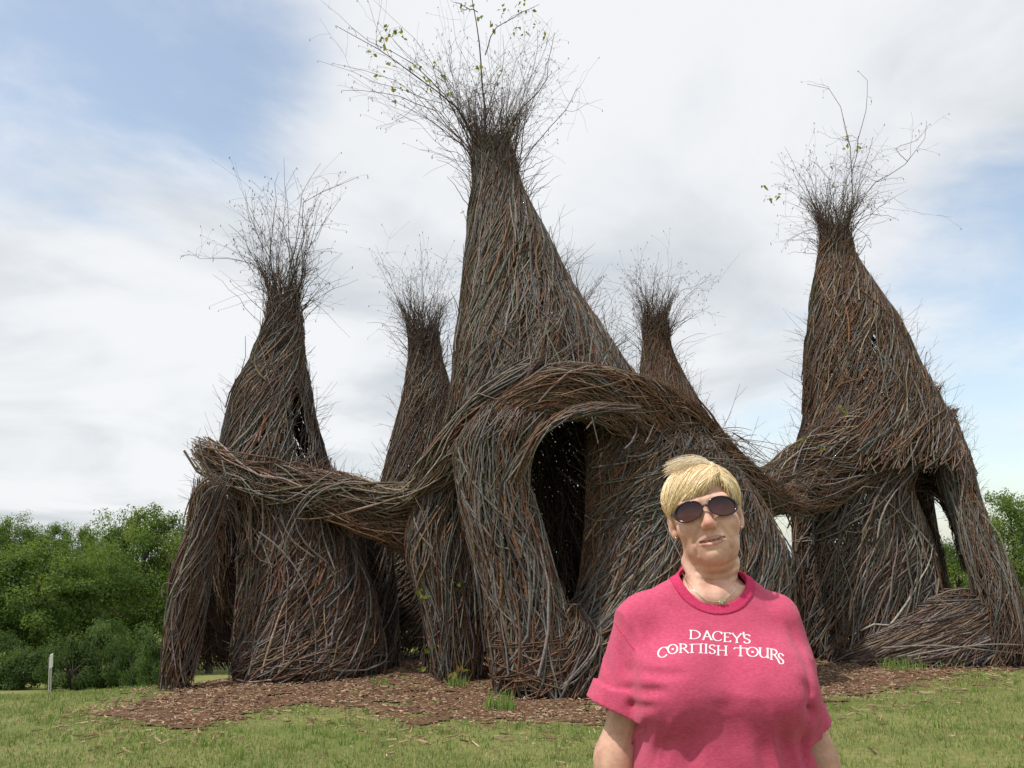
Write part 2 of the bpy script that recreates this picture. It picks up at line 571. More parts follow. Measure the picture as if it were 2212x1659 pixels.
# ------------------------------------------------------------------ trees
def leaf_cloud(n_clump, n_leaf, rad, clump_r, size, cols, seed, flat=1.0):
    r = np.random.default_rng(seed)
    d = norm(r.normal(0, 1, (n_clump, 3)))
    rr = r.uniform(.35, 1.0, (n_clump, 1)) ** .6 * r.choice([1.0, 1.0, 1.0, 1.16, .9], (n_clump, 1))
    c0 = d * rr * np.array(rad)
    c0[:, 2] += rad[2] * .05
    ca = r.choice(len(cols), n_clump)
    cr = clump_r * r.uniform(.6, 1.3, n_clump)
    ci = r.integers(0, n_clump, n_leaf)
    ld = norm(r.normal(0, 1, (n_leaf, 3)))
    lp = c0[ci] + ld * (cr[ci] * r.uniform(.35, 1.05, n_leaf))[:, None] * np.array([1.15, 1.15, .75])
    nrm = norm(ld * .6 + r.normal(0, .6, (n_leaf, 3)) + np.array([0, 0, .85]))
    a = norm(np.cross(nrm, r.normal(0, 1, (n_leaf, 3))))
    b = np.cross(nrm, a)
    s = size * r.uniform(.6, 1.35, (n_leaf, 1))
    V = np.stack([lp - a * s, lp - b * s * .5 + nrm * s * .12, lp + a * s - nrm * s * .15, lp + b * s * .5 + nrm * s * .12], 1).reshape(-1, 3)
    Q = (np.arange(n_leaf) * 4)[:, None] + np.arange(4)[None]
    col = np.array(cols)[ca[ci]] * r.uniform(.7, 1.35, (n_leaf, 1))
    return V, Q, np.repeat(col, 4, axis=0), c0


def tree_meshes(kind, seed):
    r = np.random.default_rng(seed)
    if kind == 'broad':       # crown radius 1, tree height ~2.1
        cols = [(.090, .142, .034), (.115, .170, .044), (.070, .118, .030), (.135, .188, .052)]
        V, Q, C_, cc = leaf_cloud(120, 27000, (1.0, 1.0, .92), .25, .026, cols, seed)
        V[:, 2] += 1.12
        cc[:, 2] += 1.12
        H = 1.3
    elif kind == 'airy':
        cols = [(.105, .160, .040), (.135, .190, .050), (.16, .21, .060), (.085, .135, .036)]
        V, Q, C_, cc = leaf_cloud(150, 24000, (1.0, 1.0, 1.0), .21, .024, cols, seed)
        V[:, 2] += 1.15
        cc[:, 2] += 1.15
        H = 1.4
    else:                       # bush
        cols = [(.060, .102, .030), (.078, .125, .038), (.050, .088, .028), (.100, .142, .055)]
        V, Q, C_, cc = leaf_cloud(60, 14000, (1.0, .9, .62), .28, .034, cols, seed)
        V[:, 2] += .55
        cc[:, 2] += .55
        H = .6
    crown = mesh(kind + '_crown', V, Q, M['leaf'], C_, False)
    bag = Bag()
    k = 7
    tt = np.linspace(0, 1, k)
    tp = np.stack([.05 * np.sin(tt * 5 + seed), .04 * np.cos(tt * 4), tt * H - .12], -1)[None]
    rd = np.array([(.075 if kind != 'bush' else .03) * (1 - .75 * tt)])
    bark = np.array([[.075, .06, .048]])
    bag.add(*tubes(tp, rd, np.broadcast_to([0, 1., 0], tp.shape), 7, bark))
    nb = 16
    e = cc[r.choice(len(cc), nb, replace=False)]
    st = np.stack([np.zeros(nb), np.zeros(nb), r.uniform(.3, .95, nb) * H * .9], -1)
    s = tt[None, :, None]
    bp = st[:, None] * (1 - s) + e[:, None] * s + np.sin(s * np.pi) * np.array([0, 0, .08])
    bag.add(*tubes(bp, np.broadcast_to(.024 * (1 - .75 * tt), (nb, k)), np.broadcast_to([0, 1., .2], bp.shape), 5, np.repeat(bark, nb, 0)))
    return crown, bag.build(kind + '_trunk', M['bark'])


TREES = {k: [tree_meshes(k, s_) for s_ in ss] for k, ss in {'broad': (1, 2, 3), 'airy': (4, 5), 'bush': (7, 8)}.items()}
tcount = {}


def tree(kind, px, top, half_px, Yd, label, group, var=0, base=None, squash=1.0):
    """half_px: crown half width in the photo; top: photo row of the tree top"""
    p = P(px, top, Yd)
    rad = half_px / FPX * Yd
    zb = float(terrain(p[0], Yd)) if base is None else base
    hh = p[2] - zb
    full = {'broad': 2.12, 'airy': 2.25, 'bush': 1.22}[kind]
    nm = 'bush' if kind == 'bush' else 'tree'
    o = thing(nm, label, nm, (p[0], Yd, zb), group)
    o.scale = (rad, rad, hh / full)
    o.rotation_euler.z = U(0, 6.28)
    cr, tk = TREES[kind][var % len(TREES[kind])]
    obj('trunk' if nm == 'tree' else 'stem', tk, o)
    obj('crown' if nm == 'tree' else 'foliage', cr, o)
    return o


GL, GR, GB = 'trees at the foot of the slope on the left', 'trees beyond the lawn on the right', 'low bushes at the foot of the slope'
tree('airy', 312, 1078, 105, 36, 'tallest bright green leafy tree just left of the left woven tower', GL, 0)
tree('airy', 395, 1088, 95, 38, 'bright green tree half hidden behind the left woven tower', GL, 1)
tree('airy', 258, 1098, 80, 37, 'bright leafy tree leaning against the tallest one on its left side', GL, 1)
tree('broad', 92, 1158, 120, 31, 'wide mid green tree in front at the left edge, behind the sign', GL, 0)
tree('broad', 205, 1180, 105, 33, 'dense dark green tree between the sign tree and the tallest tree', GL, 1)
tree('broad', -40, 1190, 90, 30, 'green tree cut off by the left edge of the photo', GL, 2)
tree('broad', 470, 1150, 110, 35, 'green tree wholly screened by the leg of the left woven tower', GL, 2)
FAR = 'treetops of the far rise on the left'
for i, (px, tp, hw, lab) in enumerate(((-10, 1112, 62, 'rounded far treetop at the very left edge of the skyline'),
                                       (48, 1116, 55, 'far treetop on the skyline, second from the left edge'),
                                       (112, 1128, 52, 'far treetop on the skyline, third from the left edge'),
                                       (172, 1126, 42, 'far treetop with a thin pointed tip on the skyline'),
                                       (225, 1145, 52, 'far treetop on the skyline next to the tallest bright tree'))):
    tree('broad', px, tp, hw, 66, lab, FAR, i)
for i, (px, tp, hw, Yd, lab) in enumerate(((165, 1372, 60, 25, 'dark bush right behind the white sign'),
                                           (235, 1345, 62, 26, 'dark rounded bush halfway between sign and woven leg'),
                                           (300, 1352, 56, 25, 'dark bush with silvery leaves left of the woven leg'),
                                           (352, 1376, 46, 23, 'lighter bush touching the left woven leg'),
                                           (60, 1395, 58, 26, 'dark bush left of the white sign'),
                                           (-10, 1370, 56, 26, 'dark bush at the left edge of the photo'))):
    tree('bush', px, tp, hw, Yd, lab, GB, i, base=float(terrain(P(px, tp, Yd)[0], Yd)) - .2)
for i, (kind, px, tp, hw, Yd, lab) in enumerate((('airy', 2172, 1050, 104, 36, 'tall bright green tree at the right edge behind the woven leg'),
                                                 ('broad', 2260, 1075, 80, 38, 'green tree cut off by the right edge of the photo'),
                                                 ('broad', 2060, 1165, 70, 40, 'lower green tree seen through the opening of the right tower'),
                                                 ('broad', 2130, 1215, 62, 33, 'short green tree in front of the tall one at the right edge'),
                                                 ('broad', 1985, 1200, 60, 44, 'green tree at the left side of the right tower opening'),
                                                 ('broad', 1900, 1205, 80, 48, 'green tree screened by the right woven tower'),
                                                 ('broad', 1740, 1215, 90, 50, 'green tree screened by the woman and the right tower'))):
    tree(kind, px, tp, hw, Yd, lab, GR, i)
# far-off wood behind the towers, reads as one mass
wood = Bag()
for i, px in enumerate(range(540, 1700, 75)):
    src_ = TREES['broad'][i % 3][0]
    nv = len(src_.vertices)
    co = np.empty(nv * 3, np.float32); src_.vertices.foreach_get('co', co)
    cl = np.empty(nv * 4, np.float32); src_.attributes['tint'].data.foreach_get('color', cl)
    c3 = co.reshape(-1, 3) * np.array([3.0, 3.0, U(2.0, 2.6)])
    p = P(px, 1200, 55 + U(-3, 3))
    p[2] = float(terrain(p[0], p[1]))
    wood.add(c3 + p, np.arange(nv).reshape(-1, 4), cl.reshape(-1, 4)[:, :3])
obj('distant_wood', wood.build('distant_wood', M['leaf'], smooth=False), kind='stuff')

# ------------------------------------------------------------------ sign
sp0 = P(110, 1476, 20.5)
sg = thing('sign', 'small white sign on thin metal legs at the crest of the lawn', 'sign', (sp0[0], 20.5, float(terrain(sp0[0], 20.5))))
zt = P(108, 1412, 20.5)[2] - sg.location.z
zb = P(108, 1441, 20.5)[2] - sg.location.z


def box(cx, cy, cz, sx, sy, sz, bev=0.0):
    v = np.array([(x, y, z) for x in (-1, 1) for y in (-1, 1) for z in (-1, 1)], float) * np.array([sx, sy, sz]) * .5 + np.array([cx, cy, cz])
    f = np.array([(0, 1, 3, 2), (4, 6, 7, 5), (0, 4, 5, 1), (2, 3, 7, 6), (0, 2, 6, 4), (1, 5, 7, 3)])
    return v, f


sg.rotation_euler = (R(-3), R(-5), R(102))
obj('sign_panel', mesh('sign_panel', *box(0, -.02, (zt + zb) / 2, .18, .018, zt - zb), M['white'], smooth=False), sg)
for s in (-1, 1):
    k = np.linspace(0, 1, 2)
    pts_ = np.array([[[s * .07, 0, -.1], [s * .07, 0, zt - .05]]])
    v_, q_, _ = tubes(pts_, np.full((1, 2), .014), np.broadcast_to([0, 1., 0], pts_.shape), 6)
    obj('post', mesh('post', v_, q_, M['metal']), sg)


# ------------------------------------------------------------------ woven branch towers
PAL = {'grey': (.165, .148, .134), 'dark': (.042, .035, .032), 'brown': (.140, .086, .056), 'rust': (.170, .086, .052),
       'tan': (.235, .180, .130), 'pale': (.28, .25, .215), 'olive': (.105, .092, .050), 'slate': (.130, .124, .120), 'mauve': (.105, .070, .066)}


def palette(n, **wts):
    ks = list(wts)
    p = np.array([wts[k] for k in ks], float)
    c_ = np.array([PAL[k] for k in ks])[rng.choice(len(ks), n, p=p / p.sum())]
    return c_ * U(.55, 1.5, (n, 1)) * (1 + rng.normal(0, .05, (n, 3)))


class Tube:
    """a woven skin: rings along a centre line"""
    def __init__(s, C, A, B, EX=None, EY=None, n=56, lump=.05, seed=0):
        C = np.asarray(C, float); M_ = len(C)
        d = np.r_[0, np.cumsum(np.linalg.norm(np.diff(C, axis=0), axis=1))]
        tt = np.linspace(0, d[-1], n)

        def rs(a):
            a = np.asarray(a, float)
            if a.ndim == 1:
                a = a[:, None]
            o = np.stack([np.interp(tt, d, a[:, i]) for i in range(a.shape[1])], -1)
            for _ in range(max(2, n // (M_ * 2))):
                o[1:-1] = .25 * o[:-2] + .5 * o[1:-1] + .25 * o[2:]
            return o
        s.C, s.A, s.B = rs(C), rs(A)[:, 0], rs(B)[:, 0]
        if EX is None:
            s.EX = np.tile([1., 0, 0], (n, 1)); s.EY = np.tile([0, 1., 0], (n, 1))
        else:
            s.EX, s.EY = norm(rs(EX)), norm(rs(EY))
        s.len, s.n, s.lump, s.seed = d[-1], n, lump, seed

    def at(s, u, t, off=0.0):
        f = np.clip(t, 0, 1) * (s.n - 1)
        i = np.minimum(f.astype(int), s.n - 2)
        g = f - i

        def L(a):
            gg = g if a.ndim == 1 else g[..., None]
            return a[i] * (1 - gg) + a[i + 1] * gg
        C, A, B, EX, EY = L(s.C), L(s.A), L(s.B), L(s.EX), L(s.EY)
        cu, su = np.cos(u), np.sin(u)
        lm = 1 + s.lump * vnoise(np.stack([cu * 1.6, su * 1.6, t * s.len * 1.3], -1), 1.0, s.seed)
        nr_ = norm((cu * B)[..., None] * EX + (su * A)[..., None] * EY)
        p = C + (A * cu * lm)[..., None] * EX + (B * su * lm)[..., None] * EY + np.asarray(off)[..., None] * nr_
        return p, nr_

    def width(s, t, u):
        f = np.clip(t, 0, 1) * (s.n - 1)
        a = np.interp(f, np.arange(s.n), s.A); b = np.interp(f, np.arange(s.n), s.B)
        return np.sqrt((a * np.sin(u)) ** 2 + (b * np.cos(u)) ** 2) + .02


def rows_tube(rows, Yc, br=1.0, lump=.05, seed=0, ground=True, lean_y=0.0):
    """rows: (photo row, left edge, right edge[, depth offset, depth ratio]) from the top down; built bottom-up"""
    C, A, B = [], [], []
    for r_ in rows:
        py, xl, xr = r_[:3]
        yy = Yc + (r_[3] if len(r_) > 3 else 0.0)
        rt = r_[4] if len(r_) > 4 else br
        l, q_ = P(xl, py, yy), P(xr, py, yy)
        C.append((l + q_) / 2)
        a = (q_[0] - l[0]) / 2
        A.append(a); B.append(a * rt)
    C, A, B = np.array(C)[::-1], np.array(A)[::-1], np.array(B)[::-1]
    if ground:
        keep = C[:, 2] > .12
        c0 = C[keep][0].copy()
        if (~keep).any():
            c0 = C[~keep][-1].copy()
        c0[2] = float(terrain(c0[0], c0[1])) - .05
        aa = A[~keep][-1] if (~keep).any() else A[0]
        bb = B[~keep][-1] if (~keep).any() else B[0]
        C = np.vstack([c0, C[keep]]); A = np.r_[aa, A[keep]]; B = np.r_[bb, B[keep]]
    return Tube(C, A, B, lump=lump, seed=seed)


def spine_tube(pts, lump=.32, seed=0):
    """pts: (px, py, depth, half width across in px, thickness ratio) -> a band that follows them"""
    C = np.array([P(p[0], p[1], p[2]) for p in pts])
    A = np.array([p[3] / FPX * p[2] for p in pts])
    B = A * np.array([p[4] for p in pts])
    T = norm(np.gradient(C, axis=0))
    ev = np.array([0, 1., 0])
    EX = norm(np.cross(T, ev))          # across the band, in the view plane
    EY = norm(np.cross(EX, T)) * -1.0
    EY = np.where((EY[:, 1:2] < 0), -EY, EY)
    return Tube(C, A, B, EX, EY, lump=lump, seed=seed)


def sticks(tb, n, L, th, ur, tr, r, off, K=9, wob=.012, spring=.0, cut=None, cols=None, curve=.25):
    """n bent sticks lying on the skin; th: lean from the skin's own axis (deg mean, deg sd)"""
    n = int(n)
    Ls = U(*L, n)
    th0 = R(1) * rng.normal(th[0], th[1], n)
    flip = rng.random(n) < .07
    th0[flip] -= R(1) * U(20, 60, flip.sum())
    kap = rng.normal(0, curve, n)
    s = np.linspace(0, 1, K)
    ds = Ls / (K - 1)
    dt = np.cos(th0) * Ls / tb.len
    t0 = U(tr[0], tr[1], n) - dt * .5
    rag = np.minimum(.10, .35 / tb.len)
    lo_t, hi_t = tr[0] + U(0, rag, n), tr[1] - U(0, rag, n)
    t0 = np.clip(t0, lo_t, np.maximum(lo_t, hi_t - np.maximum(dt, 0)))
    u = np.empty((n, K)); t = np.empty((n, K))
    ucen = U(*ur, n)
    u[:, 0] = ucen - np.sin(th0) * Ls * .5 / tb.width(t0 + dt / 2, ucen)
    t[:, 0] = t0
    for k in range(1, K):
        a = th0 + kap * (s[k] - .5) * 2 + rng.normal(0, .075, n) + (rng.random(n) < .03) * rng.normal(0, .4, n)
        wd = tb.width(t[:, k - 1], u[:, k - 1])
        u[:, k] = u[:, k - 1] + np.clip(np.sin(a) * ds / wd, -.5, .5)
        t[:, k] = t[:, k - 1] + np.cos(a) * ds / tb.len
    o0 = U(*off, n)
    slope = rng.normal(0, .028, n)
    ph, fr = U(0, 6.28, n), U(3, 8, n)
    o = o0[:, None] + slope[:, None] * (s[None] - .5) + wob * np.sin(ph[:, None] + fr[:, None] * s[None])
    if spring > 0:
        sp_ = rng.random(n) < spring
        e = U(.04, .22, n) * sp_
        o = o + e[:, None] * np.clip((s[None] - .6) / .4, 0, 1) ** 2
    pts, nr_ = tb.at(u, t, o)
    r0 = r[0] + (r[1] - r[0]) * rng.random(n) ** 1.3 * U(.75, 1.25, n)
    rad = r0[:, None] * np.interp(s, [0, .06, .5, 1], [.85, 1, .85, .32])[None] * (1 + .12 * rng.normal(0, 1, (n, K)))
    keep = np.ones(n, bool)
    zt_ = terrain(pts[..., 0], pts[..., 1])
    pts[..., 2] = np.maximum(pts[..., 2], zt_ - .03)
    if cut is not None:
        cm_ = cut(pts)
        for i in np.nonzero(cm_.any(1))[0]:
            ok = np.r_[False, ~cm_[i], False].astype(int)
            d = np.diff(ok)
            st, en = np.nonzero(d == 1)[0], np.nonzero(d == -1)[0]
            if len(st) == 0 or (en - st).max() < 3:
                keep[i] = False
                continue
            j = (en - st).argmax()
            a, b_ = st[j], en[j] - 1
            g_ = np.linspace(a, b_, K)
            for A_ in (pts, nr_):
                for c_ in range(3):
                    A_[i, :, c_] = np.interp(g_, np.arange(K), A_[i, :, c_].copy())
            rad[i] = np.interp(g_, np.arange(K), rad[i].copy())
    col = palette(n, **cols)
    hot = np.clip(vnoise(pts[:, K // 2], 1.3, 77) * 1.6 - .25, 0, 1)[:, None] * (rng.random((n, 1)) < .32)
    col = col * (1 - hot) + np.array([.160, .086, .052]) * U(.6, 1.3, (n, 1)) * hot
    return pts[keep], rad[keep], nr_[keep], col[keep]


def hole(poly, ymax=1e9, ymin=-1e9):
    def f(p):
        x, y = proj(p)
        return pip(x, y, poly) & (p[..., 1] < ymax) & (p[..., 1] > ymin)
    return f


def any_of(*fs):
    def f(p):
        o = fs[0](p)
        for g_ in fs[1:]:
            o = o | g_(p)
        return o
    return f


FRONT = (-math.pi * .5 - 1.75, -math.pi * .5 + 1.75)
BACK = (math.pi * .5 - 1.5, math.pi * .5 + 1.5)
ALL = (0, 2 * math.pi)
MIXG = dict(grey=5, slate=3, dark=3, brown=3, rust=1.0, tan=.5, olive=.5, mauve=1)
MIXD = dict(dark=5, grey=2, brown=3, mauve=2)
MIXR = dict(rust=5, brown=4, tan=2, grey=1.5, mauve=1)
MIXB = dict(brown=4, grey=4, rust=2, mauve=2, dark=2, tan=1)
MIXP = dict(pale=4, tan=2, grey=4, brown=2, rust=1)
STAT = {'tri': 0}


class Tower:
    def __init__(s, label, base):
        z = float(terrain(base[0], base[1]))
        s.base = np.array([base[0], base[1], z])
        s.root = thing('woven_tower', label, 'woven tower', s.base, 'towers of the woven branch sculpture')
        s.bags = {}

    def bag(s, name):
        return s.bags.setdefault(name, Bag())

    def skin(s, part, tb, cover, L=(.7, 1.9), th=(26, 13), ur=FRONT, tr=(0, 1), r=(.005, .011), off=(-.09, .015), cols=MIXG, **kw):
        if off[1] > .012 and r[1] >= .010:
            L = (L[0] * 1.25, L[1] * 1.35)
            th = (th[0], th[1] * .8)
        frac = (ur[1] - ur[0]) / (2 * math.pi)
        per = 2 * math.pi * np.sqrt((tb.A ** 2 + tb.B ** 2) / 2).mean()
        area = per * tb.len * (tr[1] - tr[0]) * frac
        n = cover * area / ((r[0] + r[1]) * (L[0] + L[1]) * .5)
        p_, r_, n_, c_ = sticks(tb, max(6, n), L, th, ur, tr, r, off, cols=cols, **kw)
        if len(p_):
            s.bag(part).add(*tubes(p_, r_, n_, 4, c_))
            STAT['tri'] += len(p_) * 64
        if r[1] >= .011 and cover >= 1.5 and not kw.get('nodebris'):
            lz = np.clip(area * 20, 10, 1200)
            p_, r_, n_, c_ = sticks(tb, lz, (.12, .5), (th[0], 55), ur, tr, (.0018, .0045), (-.02, .035), K=5, cut=kw.get('cut'), cols=dict(brown=4, rust=3, dark=2, tan=1, grey=2), curve=.9, spring=.3)
            if len(p_):
                s.bag(part).add(*tubes(p_, r_, n_, 3, c_))
                STAT['tri'] += len(p_) * 24

    def heroes(s, tb, n, L=(1.2, 2.6), th=(28, 9), ur=(-math.pi * .5 - 1.2, -math.pi * .5 + 1.2), tr=(0, 1), r=(.010, .017), off=(.012, .045), cols=MIXG, **kw):
        """big single sticks of the outer layer, one object each"""
        p_, r_, n_, c_ = sticks(tb, n, L, th, ur, tr, r, off, cols=cols, K=10, **kw)
        for i in range(len(p_)):
            V_, Q_, C_ = tubes(p_[i:i + 1], r_[i:i + 1], n_[i:i + 1], 5, c_[i:i + 1])
            obj('branch', mesh('branch', V_ - s.base, Q_, M['bark'], C_), s.root)
            STAT['tri'] += 90

    def fuzz(s, part, tb, n, ur=ALL, tr=(.05, .95), L=(.15, .5), cols=MIXB, up=.8):
        n = int(n)
        u, t = U(*ur, n), U(*tr, n)
        p0, nr_ = tb.at(u, t, np.full(n, -.02))
        tip, _ = tb.at(u + .05, np.clip(t + .02, 0, 1), np.zeros(n))
        d = norm(nr_ * U(.35, 1, (n, 1)) + np.array([.0, 0, up]) * U(.3, 1.2, (n, 1)) + rng.normal(0, .28, (n, 3)))
        K = 5
        k = np.linspace(0, 1, K)
        Ls = U(*L, n)
        bend = rng.normal(0, .16, (n, 3)) + np.array([0, 0, .1])
        pts = p0[:, None] + d[:, None] * (Ls[:, None] * k)[..., None] + bend[:, None] * (Ls[:, None] * k ** 2)[..., None]
        rad = np.broadcast_to(U(.0022, .0045, n)[:, None] * np.interp(k, [0, 1], [1, .45])[None], (n, K))
        s.bag(part).add(*tubes(pts, rad, np.broadcast_to(nr_[:, None], pts.shape), 3, palette(n, **cols)))
        # a side twig on most of them
        j = rng.integers(1, K - 1, n)
        q0 = pts[np.arange(n), j]
        d2 = norm(d + rng.normal(0, .55, (n, 3)))
        pts2 = q0[:, None] + d2[:, None] * (Ls[:, None] * .45 * k)[..., None]
        s.bag(part).add(*tubes(pts2, rad * .7, np.broadcast_to(nr_[:, None], pts2.shape), 3, palette(n, **cols)))
        STAT['tri'] += n * 48

    def finish(s):
        for k, b_ in s.bags.items():
            obj(k, b_.build(k, M['bark'], s.base), s.root, 'stuff')


leaf_me = []
for q_ in range(4):
    r_ = np.random.default_rng(50 + q_)
    s_ = .05
    V_ = np.array([(0, 0, 0), (.5, .42, .10), (.95, .30, .02), (1.35, 0, -.10), (.95, -.30, .04), (.5, -.42, .12)]) * s_ * r_.uniform(.85, 1.15, (6, 3))
    cl_ = [(.17, .20, .035), (.20, .19, .05), (.12, .17, .03), (.26, .19, .06)][q_]
    leaf_me.append(mesh('leaf', V_, np.array([[0, 1, 2, 3], [0, 3, 4, 5]]), M['leaf'], np.tile(cl_, (6, 1)), False))


def leafs(tw, pts, sc_=1.0, n=4):
    for p in pts:
        for _ in range(n):
            q_ = p + rng.normal(0, .035, 3)
            o = obj('leaf', leaf_me[rng.integers(0, 4)], tw.root, loc=[float(v) for v in (q_ - tw.base)])
            o.rotation_euler = (U(-1.2, 1.2), U(-.3, 1.3), U(0, 6.28))
            o.scale = (sc_ * U(.75, 1.3),) * 3


def flare(tw, rows, Yc, cover=1.0):
    """loose rod ends that run on past the neck and splay outwards"""
    ft = rows_tube(rows, Yc, .95, ground=False)
    for c_, off, rr in ((cover * .5, (-.05, .03), (.003, .008)), (cover * .3, (-.2, -.02), (.003, .006))):
        frac = 2 * math.pi * ft.A.mean() * ft.len
        p_, r_, n_, cl = sticks(ft, c_ * frac / (.011 * .7), (.35, 1.1), (8, 16), ALL, (0, 1), rr, off, cols=dict(dark=1, brown=3, mauve=2, grey=5, tan=1), curve=.5, spring=.4)
        tw.bag('twig_crown').add(*tubes(p_, r_, n_, 3, cl))


def crown(tw, tb, Yc, targets, n_stem, spread, hero=(), col=dict(grey=3, mauve=3, brown=3, dark=5), rb=(.0055, .011), kids=(3, 7),
          short=140, ring=.72, t_top=.97, droop=.12):
    """spray of bare twigs out of a tower's neck. targets: (px, py, weight) where stems end, Yc depth."""
    bag = tw.bag('twig_crown')
    K = 9
    k = np.linspace(0, 1, K)
    T_ = np.array(targets, float)
    pr = T_[:, 2] / T_[:, 2].sum()
    ch = rng.choice(len(T_), n_stem, p=pr)
    polys, rads = [], []
    neck, _ = tb.at(np.array([0.]), np.array([t_top]))
    for i in range(n_stem):
        ta = T_[ch[i]]
        e = P(ta[0] + rng.normal(0, spread), ta[1] + rng.normal(0, spread), Yc + rng.normal(0, .55))
        u = math.atan2(e[1] - Yc, e[0] - neck[0, 0]) + rng.normal(0, .7)
        p0 = tb.at(np.array([u]), np.array([t_top - U(.02, .10)]), np.array([-.03]))[0][0]
        d = np.linalg.norm(e - p0)
        c1 = p0 + np.array([(e[0] - p0[0]) * .12, (e[1] - p0[1]) * .12, d * .45])
        c1 += rng.normal(0, .05, 3) * d
        pts = (1 - k)[:, None] ** 2 * p0 + 2 * ((1 - k) * k)[:, None] * c1 + (k ** 2)[:, None] * e
        pts += np.cumsum(rng.normal(0, .020, (K, 3)), axis=0) * d * k[:, None] ** .5 + (np.sin(k * U(2, 5) + U(0, 6.28)) * k)[:, None] * rng.normal(0, .05, 3) * d
        polys.append(pts); rads.append(U(*rb) * np.interp(k, [0, .5, 1], [1, .6, .24]))
    for pl_, r0 in hero:
        hp = np.array([P(*q_) for q_ in pl_])
        dd = np.r_[0, np.cumsum(np.linalg.norm(np.diff(hp, axis=0), axis=1))]
        g_ = np.linspace(0, dd[-1], K)
        pts = np.stack([np.interp(g_, dd, hp[:, i]) for i in range(3)], -1) + rng.normal(0, .012, (K, 3))
        for _ in range(4):
            polys.append(pts) if _ == 0 else None
        rads.append(r0 * np.interp(k, [0, .5, 1], [1, .7, .3]))
    gen = list(zip(polys, rads))
    tips = [p_[-1] for p_ in polys]
    allp, allr = [p_ for p_ in polys], [r_ for r_ in rads]
    for level in (0, 1):
        nxt = []
        for pts, r_ in gen:
            d = np.linalg.norm(pts[-1] - pts[0])
            nk = rng.integers(*kids) if level == 0 else rng.integers(1, 4)
            for _ in range(nk):
                j = rng.integers(2, K - 1)
                tg_ = norm(pts[j + 1 if j + 1 < K else j] - pts[j - 1])
                dr = norm(tg_ * .75 + rng.normal(0, .62, 3) + np.array([0, 0, -droop * (level == 1) + .08]))
                Lc = d * U(.18, .5) * (1.15 - k[j] * .5) * (1 if level == 0 else .75)
                Lc = min(Lc, .50)
                bd = rng.normal(0, 1.1, 3) + np.array([0, 0, .25])
                pp_ = pts[j] + dr * (Lc * k)[:, None] + bd * (Lc * k ** 2)[:, None] * .6
                pp_ += np.cumsum(rng.normal(0, .026, (K, 3)), axis=0) * Lc
                rr_ = np.full(K, max(r_[j] * .62, .0018)) * np.interp(k, [0, 1], [1, .4])
                rr_ = np.maximum(rr_, .0013)
                allp.append(pp_); allr.append(rr_); nxt.append((pp_, rr_))
                tips.append(pp_[-1])
        gen = nxt
    # short broom at the neck
    for i in range(short):
        u = U(0, 6.28)
        p0 = tb.at(np.array([u]), np.array([t_top - U(0, .14)]), np.array([U(-.06, .02)]))[0][0]
        o_ = np.array([math.cos(u), math.sin(u), 0])
        dr = norm(o_ * (U(.0, .35) if i % 3 else U(.1, 1.2)) + np.array([0, 0, 1.0]) + rng.normal(0, .16, 3))
        Lc = U(.2, .75)
        pp_ = p0 + dr * (Lc * k)[:, None] + o_ * (Lc * .3 * k ** 2)[:, None] + np.cumsum(rng.normal(0, .03, (K, 3)), axis=0) * Lc + rng.normal(0, .3, 3) * (Lc * k ** 2)[:, None]
        allp.append(pp_); allr.append(U(.003, .0095) * np.interp(k, [0, 1], [1, .35]))
    pts = np.array(allp); rd = np.array(allr)
    bag.add(*tubes(pts, rd, np.broadcast_to([.2, 1., .1], pts.shape), 3, palette(len(pts), **col)))
    STAT['tri'] += len(pts) * 48
    # buds
    tips = np.array(tips)
    tips = tips[rng.random(len(tips)) < .5]
    n = len(tips)
    bp = np.stack([tips, tips + rng.normal(0, .008, (n, 3)) + np.array([0, 0, -.03])], 1)
    bag.add(*tubes(bp, np.tile([.0035, .007], (n, 1)), np.broadcast_to([.2, 1., .1], bp.shape), 3, palette(n, dark=3, grey=1)))
    return tips


# ---- left tower
tl = Tower('left front tower with a pale stick band round its waist and a thin leg', G(590, 1462))
lc = rows_tube([(636, 590, 638), (656, 584, 642), (703, 574, 652), (774, 549, 656), (844, 509, 668), (914, 493, 680), (985, 477, 702), (1040, 466, 716), (1090, 470, 722)],
               12.0, .95, seed=1, ground=False)
slit = hole([(632, 870), (641, 850), (652, 880), (664, 940), (672, 1010), (650, 1012), (640, 950)], ymax=12.2)
tl.skin('woven_spire', lc, 3.6, ur=FRONT, off=(-.10, .0), cols=MIXG, cut=slit, th=(24, 14))
tl.skin('woven_spire', lc, 2.0, ur=FRONT, off=(-.01, .03), r=(.007, .012), cols=dict(grey=6, slate=3, pale=1, brown=2, rust=.5), cut=slit, th=(27, 12), spring=.08)
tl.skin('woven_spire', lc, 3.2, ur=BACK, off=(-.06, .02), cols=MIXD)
tl.heroes(lc, 55, cut=slit, L=(.9, 1.9), tr=(.12, 1))
tl.fuzz('twig_fuzz', lc, 170, tr=(.0, .55), L=(.15, .5))
tl.fuzz('twig_fuzz', lc, 60, tr=(.5, 1), L=(.08, .25))
ld_ = rows_tube([(990, 486, 716, .2, .8), (1030, 494, 724), (1075, 506, 730), (1145, 528, 742), (1252, 527, 794), (1358, 514, 814), (1429, 506, 836), (1452, 508, 838)], 11.9, .8, seed=2, lump=.06)
tl.skin('woven_drum', ld_, 4.0, ur=FRONT, off=(-.12, .0), cols=MIXB, th=(28, 16), L=(.7, 1.8))
tl.skin('woven_drum', ld_, 2.2, ur=FRONT, off=(-.01, .04), r=(.007, .014), cols=MIXB, th=(36, 16), spring=.06, L=(.7, 1.8))
